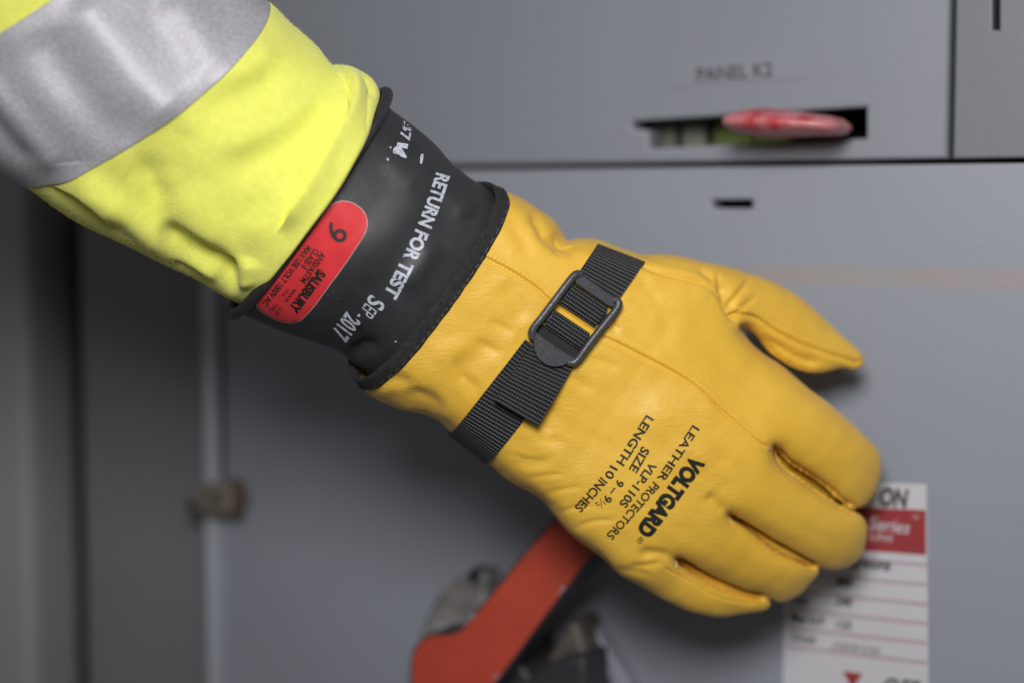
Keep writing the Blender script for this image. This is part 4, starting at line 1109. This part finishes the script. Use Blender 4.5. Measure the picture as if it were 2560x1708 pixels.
# white stamps
drape_text('stamped_line', [
    dict(s='RETURN FOR TEST', p0=(1109, 436), p1=(975, 743), cap=35, bold=0.038, pm=(1055, 584)),
    dict(s='S', p0=(947, 748), p1=(935, 768), cap=48, bold=0.02, shear=0.1),
    dict(s='EP', p0=(930, 768), p1=(915, 790), cap=40, bold=0.0, shear=0.1),
    dict(s='·', p0=(900, 786), p1=(895, 792), cap=30, bold=0.03),
    dict(s='2017', p0=(886, 793), p1=(847, 845), cap=46, bold=0.03),
    dict(s='3', p0=(1022, 304), p1=(1019, 328), cap=27, bold=0.02),
    dict(s='7', p0=(1016, 330), p1=(1012, 350), cap=27, bold=0.02),
    dict(s='1', p0=(1008, 358), p1=(1006, 370), cap=27, bold=0.03)],
    frontR, INKW, rg, 1.4)
def smear(pts): return catmull(pts, 3, True)
sm = [
  [(986, 369), (999, 365), (1006, 374), (1017, 394), (1004, 392), (996, 386), (983, 382)],
  [(966, 396), (970, 395), (973, 402), (968, 401)], [(1052, 387), (1059, 387), (1055, 408), (1050, 407)], [(974, 368), (978, 366), (978, 371), (975, 371)],
  [(987, 853), (991, 852), (991, 856), (987, 856)]]
for p in sm:
    c_ = smear(p)
    mesh_obj('ink_smear', to_world([(x, y, (frontR(x, y) or 0)+1.4) for x, y in c_]), [list(range(len(c_)))], INKW, rg, False)

# ------------------------------------------------------------------ hi-vis sleeve
bs = np.array([58, 38.0])
ss = [
 dict(top=(40, -480), bot=(-640, -60), bulge=bs, wc=300, rd=250),
 dict(top=(330, -205), bot=(-290, 195), bulge=bs, wc=226, rd=252),          # upper edge of the tape
 dict(top=(520, -90), bot=(-120, 360), bulge=bs*1.25, wc=190, rd=256),
 dict(top=(664, -5), bot=(44, 462), bulge=np.array([86.0, 60.0]), wc=160, rd=258),          # lower edge of the tape
 dict(top=(735, 60), bot=(178, 546), bulge=bs*1.25, wc=142, rd=256),
 dict(top=(792, 112), bot=(302, 604), bulge=bs*1.1, wc=128, rd=252),
 dict(top=(832, 160), bot=(406, 660), bulge=bs*1.1, wc=118, rd=252),
 dict(top=(880, 168), bot=(490, 701), bulge=bs*1.08, wc=112, rd=254),
 dict(top=(925, 190), bot=(552, 738), bulge=bs*0.98, wc=110, rd=268),
 dict(top=(944, 215), bot=(585, 755), bulge=bs*0.86, wc=108, rd=268),
 dict(top=(946, 232), bot=(592, 758), bulge=bs*0.78, wc=104, rd=252),
 dict(top=(925, 245), bot=(600, 750), bulge=bs*0.6, wc=104, rd=210),
 dict(top=(890, 225), bot=(580, 720), bulge=bs*0.5, wc=108, rd=190),
]
NT = 420
G_, prm = loft(ss, NT, 420)
V = G_.reshape(-1, 3).copy(); Q = grid_quads(G_.shape[0], NT); Q, Nn = finish(V, Q)
V = V+Nn*(smooth_noise(V, 420, 21)*6+smooth_noise(V, 170, 23)*2.2)[:, None]
Nn = vnormals(V, Q)
SS = [
  # rolled hem crease
  ([(838, 168), (866, 195), (881, 237), (877, 283), (854, 337), (823, 391), (789, 452), (740, 520), (690, 580)], 8, 44, 'step', 0.15),
  ([(893, 178), (925, 215), (928, 250)], 9, 12, 'g', 0.3),
  # dark pinch
  ([(300, 385), (345, 402), (378, 455), (400, 520), (440, 570)], 40, 32, 'g', 0.45),
  ([(400, 545), (440, 590), (500, 630), (545, 660), (575, 695), (588, 735)], 26, 40, 'g', 0.25),
  ([(575, 640), (572, 690), (590, 740)], 16, 20, 'g', 0.3),
  ([(395, 560), (430, 610), (480, 650), (540, 665)], 18, 14, 'g', 0.3),
  # long ridges either side
  ([(160, 440), (220, 465), (306, 530), (370, 585), (450, 650)], 30, -24, 'g', 0.25),
  ([(430, 470), (500, 560), (580, 610)], 60, -16, 'g', 0.3),
  ([(450, 645), (490, 665), (560, 705)], 14, -12, 'g', 0.3), ([(400, 655), (470, 680), (540, 725)], 11, 12, 'g', 0.3),
  ([(625, 640), (612, 690), (618, 730)], 26, -18, 'g', 0.3),
  # lower fold near the tape
  ([(112, 462), (190, 474), (250, 515), (300, 575)], 14, 20, 'step', 0.3),
  # soft drapes of the upper face
  ([(740, 150), (660, 215), (560, 260), (470, 300)], 46, 17, 'g', 0.3), ([(860, 250), (760, 340), (620, 420), (540, 450)], 42, 17, 'g', 0.3),
  ([(690, 90), (630, 160), (520, 215)], 40, -10, 'g', 0.3), ([(830, 215), (720, 290), (600, 350), (480, 380)], 40, -12, 'g', 0.3),
  ([(800, 400), (700, 490), (560, 560), (470, 560)], 46, 12, 'g', 0.3), ([(760, 450), (660, 560), (600, 620)], 44, -12, 'g', 0.3),
  ([(480, 300), (430, 380), (420, 470)], 44, 10, 'g', 0.3),
  # tape streaks
  ([(190, -20), (300, 150), (380, 240), (440, 310)], 60, -18, 'g', 0.15), ([(80, 60), (200, 230), (330, 380)], 60, 14, 'g', 0.2),
  ([(-60, 180), (30, 280), (100, 360), (150, 430)], 30, -12, 'g', 0.15), ([(-60, 250), (20, 350), (80, 410)], 26, 10, 'g', 0.2),
  ([(420, -20), (500, 90), (560, 180)], 50, -8, 'g', 0.2), ([(350, -10), (420, 90), (490, 200)], 40, 4, 'g', 0.2),
]
V = strokes(V, Nn, SS)
Nn = vnormals(V, Q)
sl = thing('jacket_sleeve', 'fluorescent yellow knit sleeve with a wide silver reflective band, tucked into the black cuff', 'sleeve', Vector(to_world([(400, 300, 130)])[0]))
sleeve = mesh_obj('sleeve_fabric', to_world(V), Q, FABRIC, sl)
frontS = front_of(make_bvh(V, Q))
# reflective tape: the rows between its two edges, laid 0.4 mm above the fabric
ii = np.array([i for i, _t in prm]); r0 = np.nonzero(ii == 1)[0][0]; r1 = np.nonzero(ii == 3)[0][0]
VG = V.reshape(G_.shape); NG = Nn.reshape(G_.shape)
TG = (VG+NG*3.6)[r0:r1+1]; a, b = TG.shape[:2]
TV = np.concatenate([TG.reshape(-1, 3), (VG+NG*0.2)[r0:r1+1].reshape(-1, 3)])
q1 = grid_quads(a, b); q2 = grid_quads(a, b, a*b)[:, ::-1]
rim = []
for j in range(b):
    j2 = (j+1) % b; rim.append([j, a*b+j, a*b+j2, j2]); p = (a-1)*b; rim.append([p+j, p+j2, a*b+p+j2, a*b+p+j])
TQ = np.concatenate([q1, q2, np.array(rim)])
tp = mesh_obj('reflective_tape', to_world(TV), TQ, TAPE, sl)
bm = bmesh.new(); bm.from_mesh(tp.data); bmesh.ops.recalc_face_normals(bm, faces=bm.faces); bm.to_mesh(tp.data); bm.free()

# ------------------------------------------------------------------ loose fuzz of the knit
ok = np.nonzero((V[:, 0] > -40) & (V[:, 1] > -40) & (Nn[:, 2] > -0.35) & (np.repeat(np.arange(G_.shape[0]), NT) > r1+2) & (np.repeat(np.arange(G_.shape[0]), NT) < G_.shape[0]-60))[0]
edge = ok[(Nn[ok, 2] < 0.35)]
pick = np.concatenate([rng.choice(ok, 2200), rng.choice(edge, 1200)])
HV, HF = [], []
for p in pick:
    n = Nn[p]; d = n*0.9+rng.normal(size=3)*0.55; d /= np.linalg.norm(d); L = rng.uniform(2.5, 6); c = rng.normal(size=3)*0.5*L
    w_ = np.cross(d, rng.normal(size=3)); w_ /= np.linalg.norm(w_); w_ *= 0.32
    a0 = V[p]; a1 = V[p]+d*L*0.55+c*0.15; a2 = V[p]+d*L*0.8+c*0.55
    b = len(HV); HV += [a0-w_, a0+w_, a1-w_*0.8, a1+w_*0.8, a2]
    HF += [[b, b+1, b+3, b+2], [b+2, b+3, b+4]]
fz = mesh_obj('knit_fuzz', to_world(HV), HF, FABRIC, sl); fz['kind'] = 'stuff'
# pale thread ends at the finger forks
PT = simple('pale_thread', (0.50, 0.42, 0.22), 0.8)
for (u, v, du_, dv_) in ((1690, 1404, 3, 18), (1919, 1119, 6, 9)):
    w0 = frontL(u, v)+2.2; w1 = frontL(u+du_, v+dv_)+2.2
    A_ = np.array([u, v, w0]); B_ = np.array([u+du_, v+dv_, w1]); t_ = (B_-A_)/np.linalg.norm(B_-A_); sd_ = np.cross(t_, [0, 0, 1.0])
    pts_ = []
    for q_ in (A_, (A_+B_)/2+np.array([0, 0, 1.5]), B_):
        for k in range(6):
            an = k/6*2*math.pi; pts_.append(q_+sd_*math.cos(an)*3.0+np.array([0, 0, 1.0])*math.sin(an)*1.8)
    ff = [[i*6+k, i*6+(k+1) % 6, (i+1)*6+(k+1) % 6, (i+1)*6+k] for i in range(2) for k in range(6)]+[list(range(6))[::-1], [12+k for k in range(6)]]
    mesh_obj('seam_thread', to_world(pts_), ff, PT, lg)
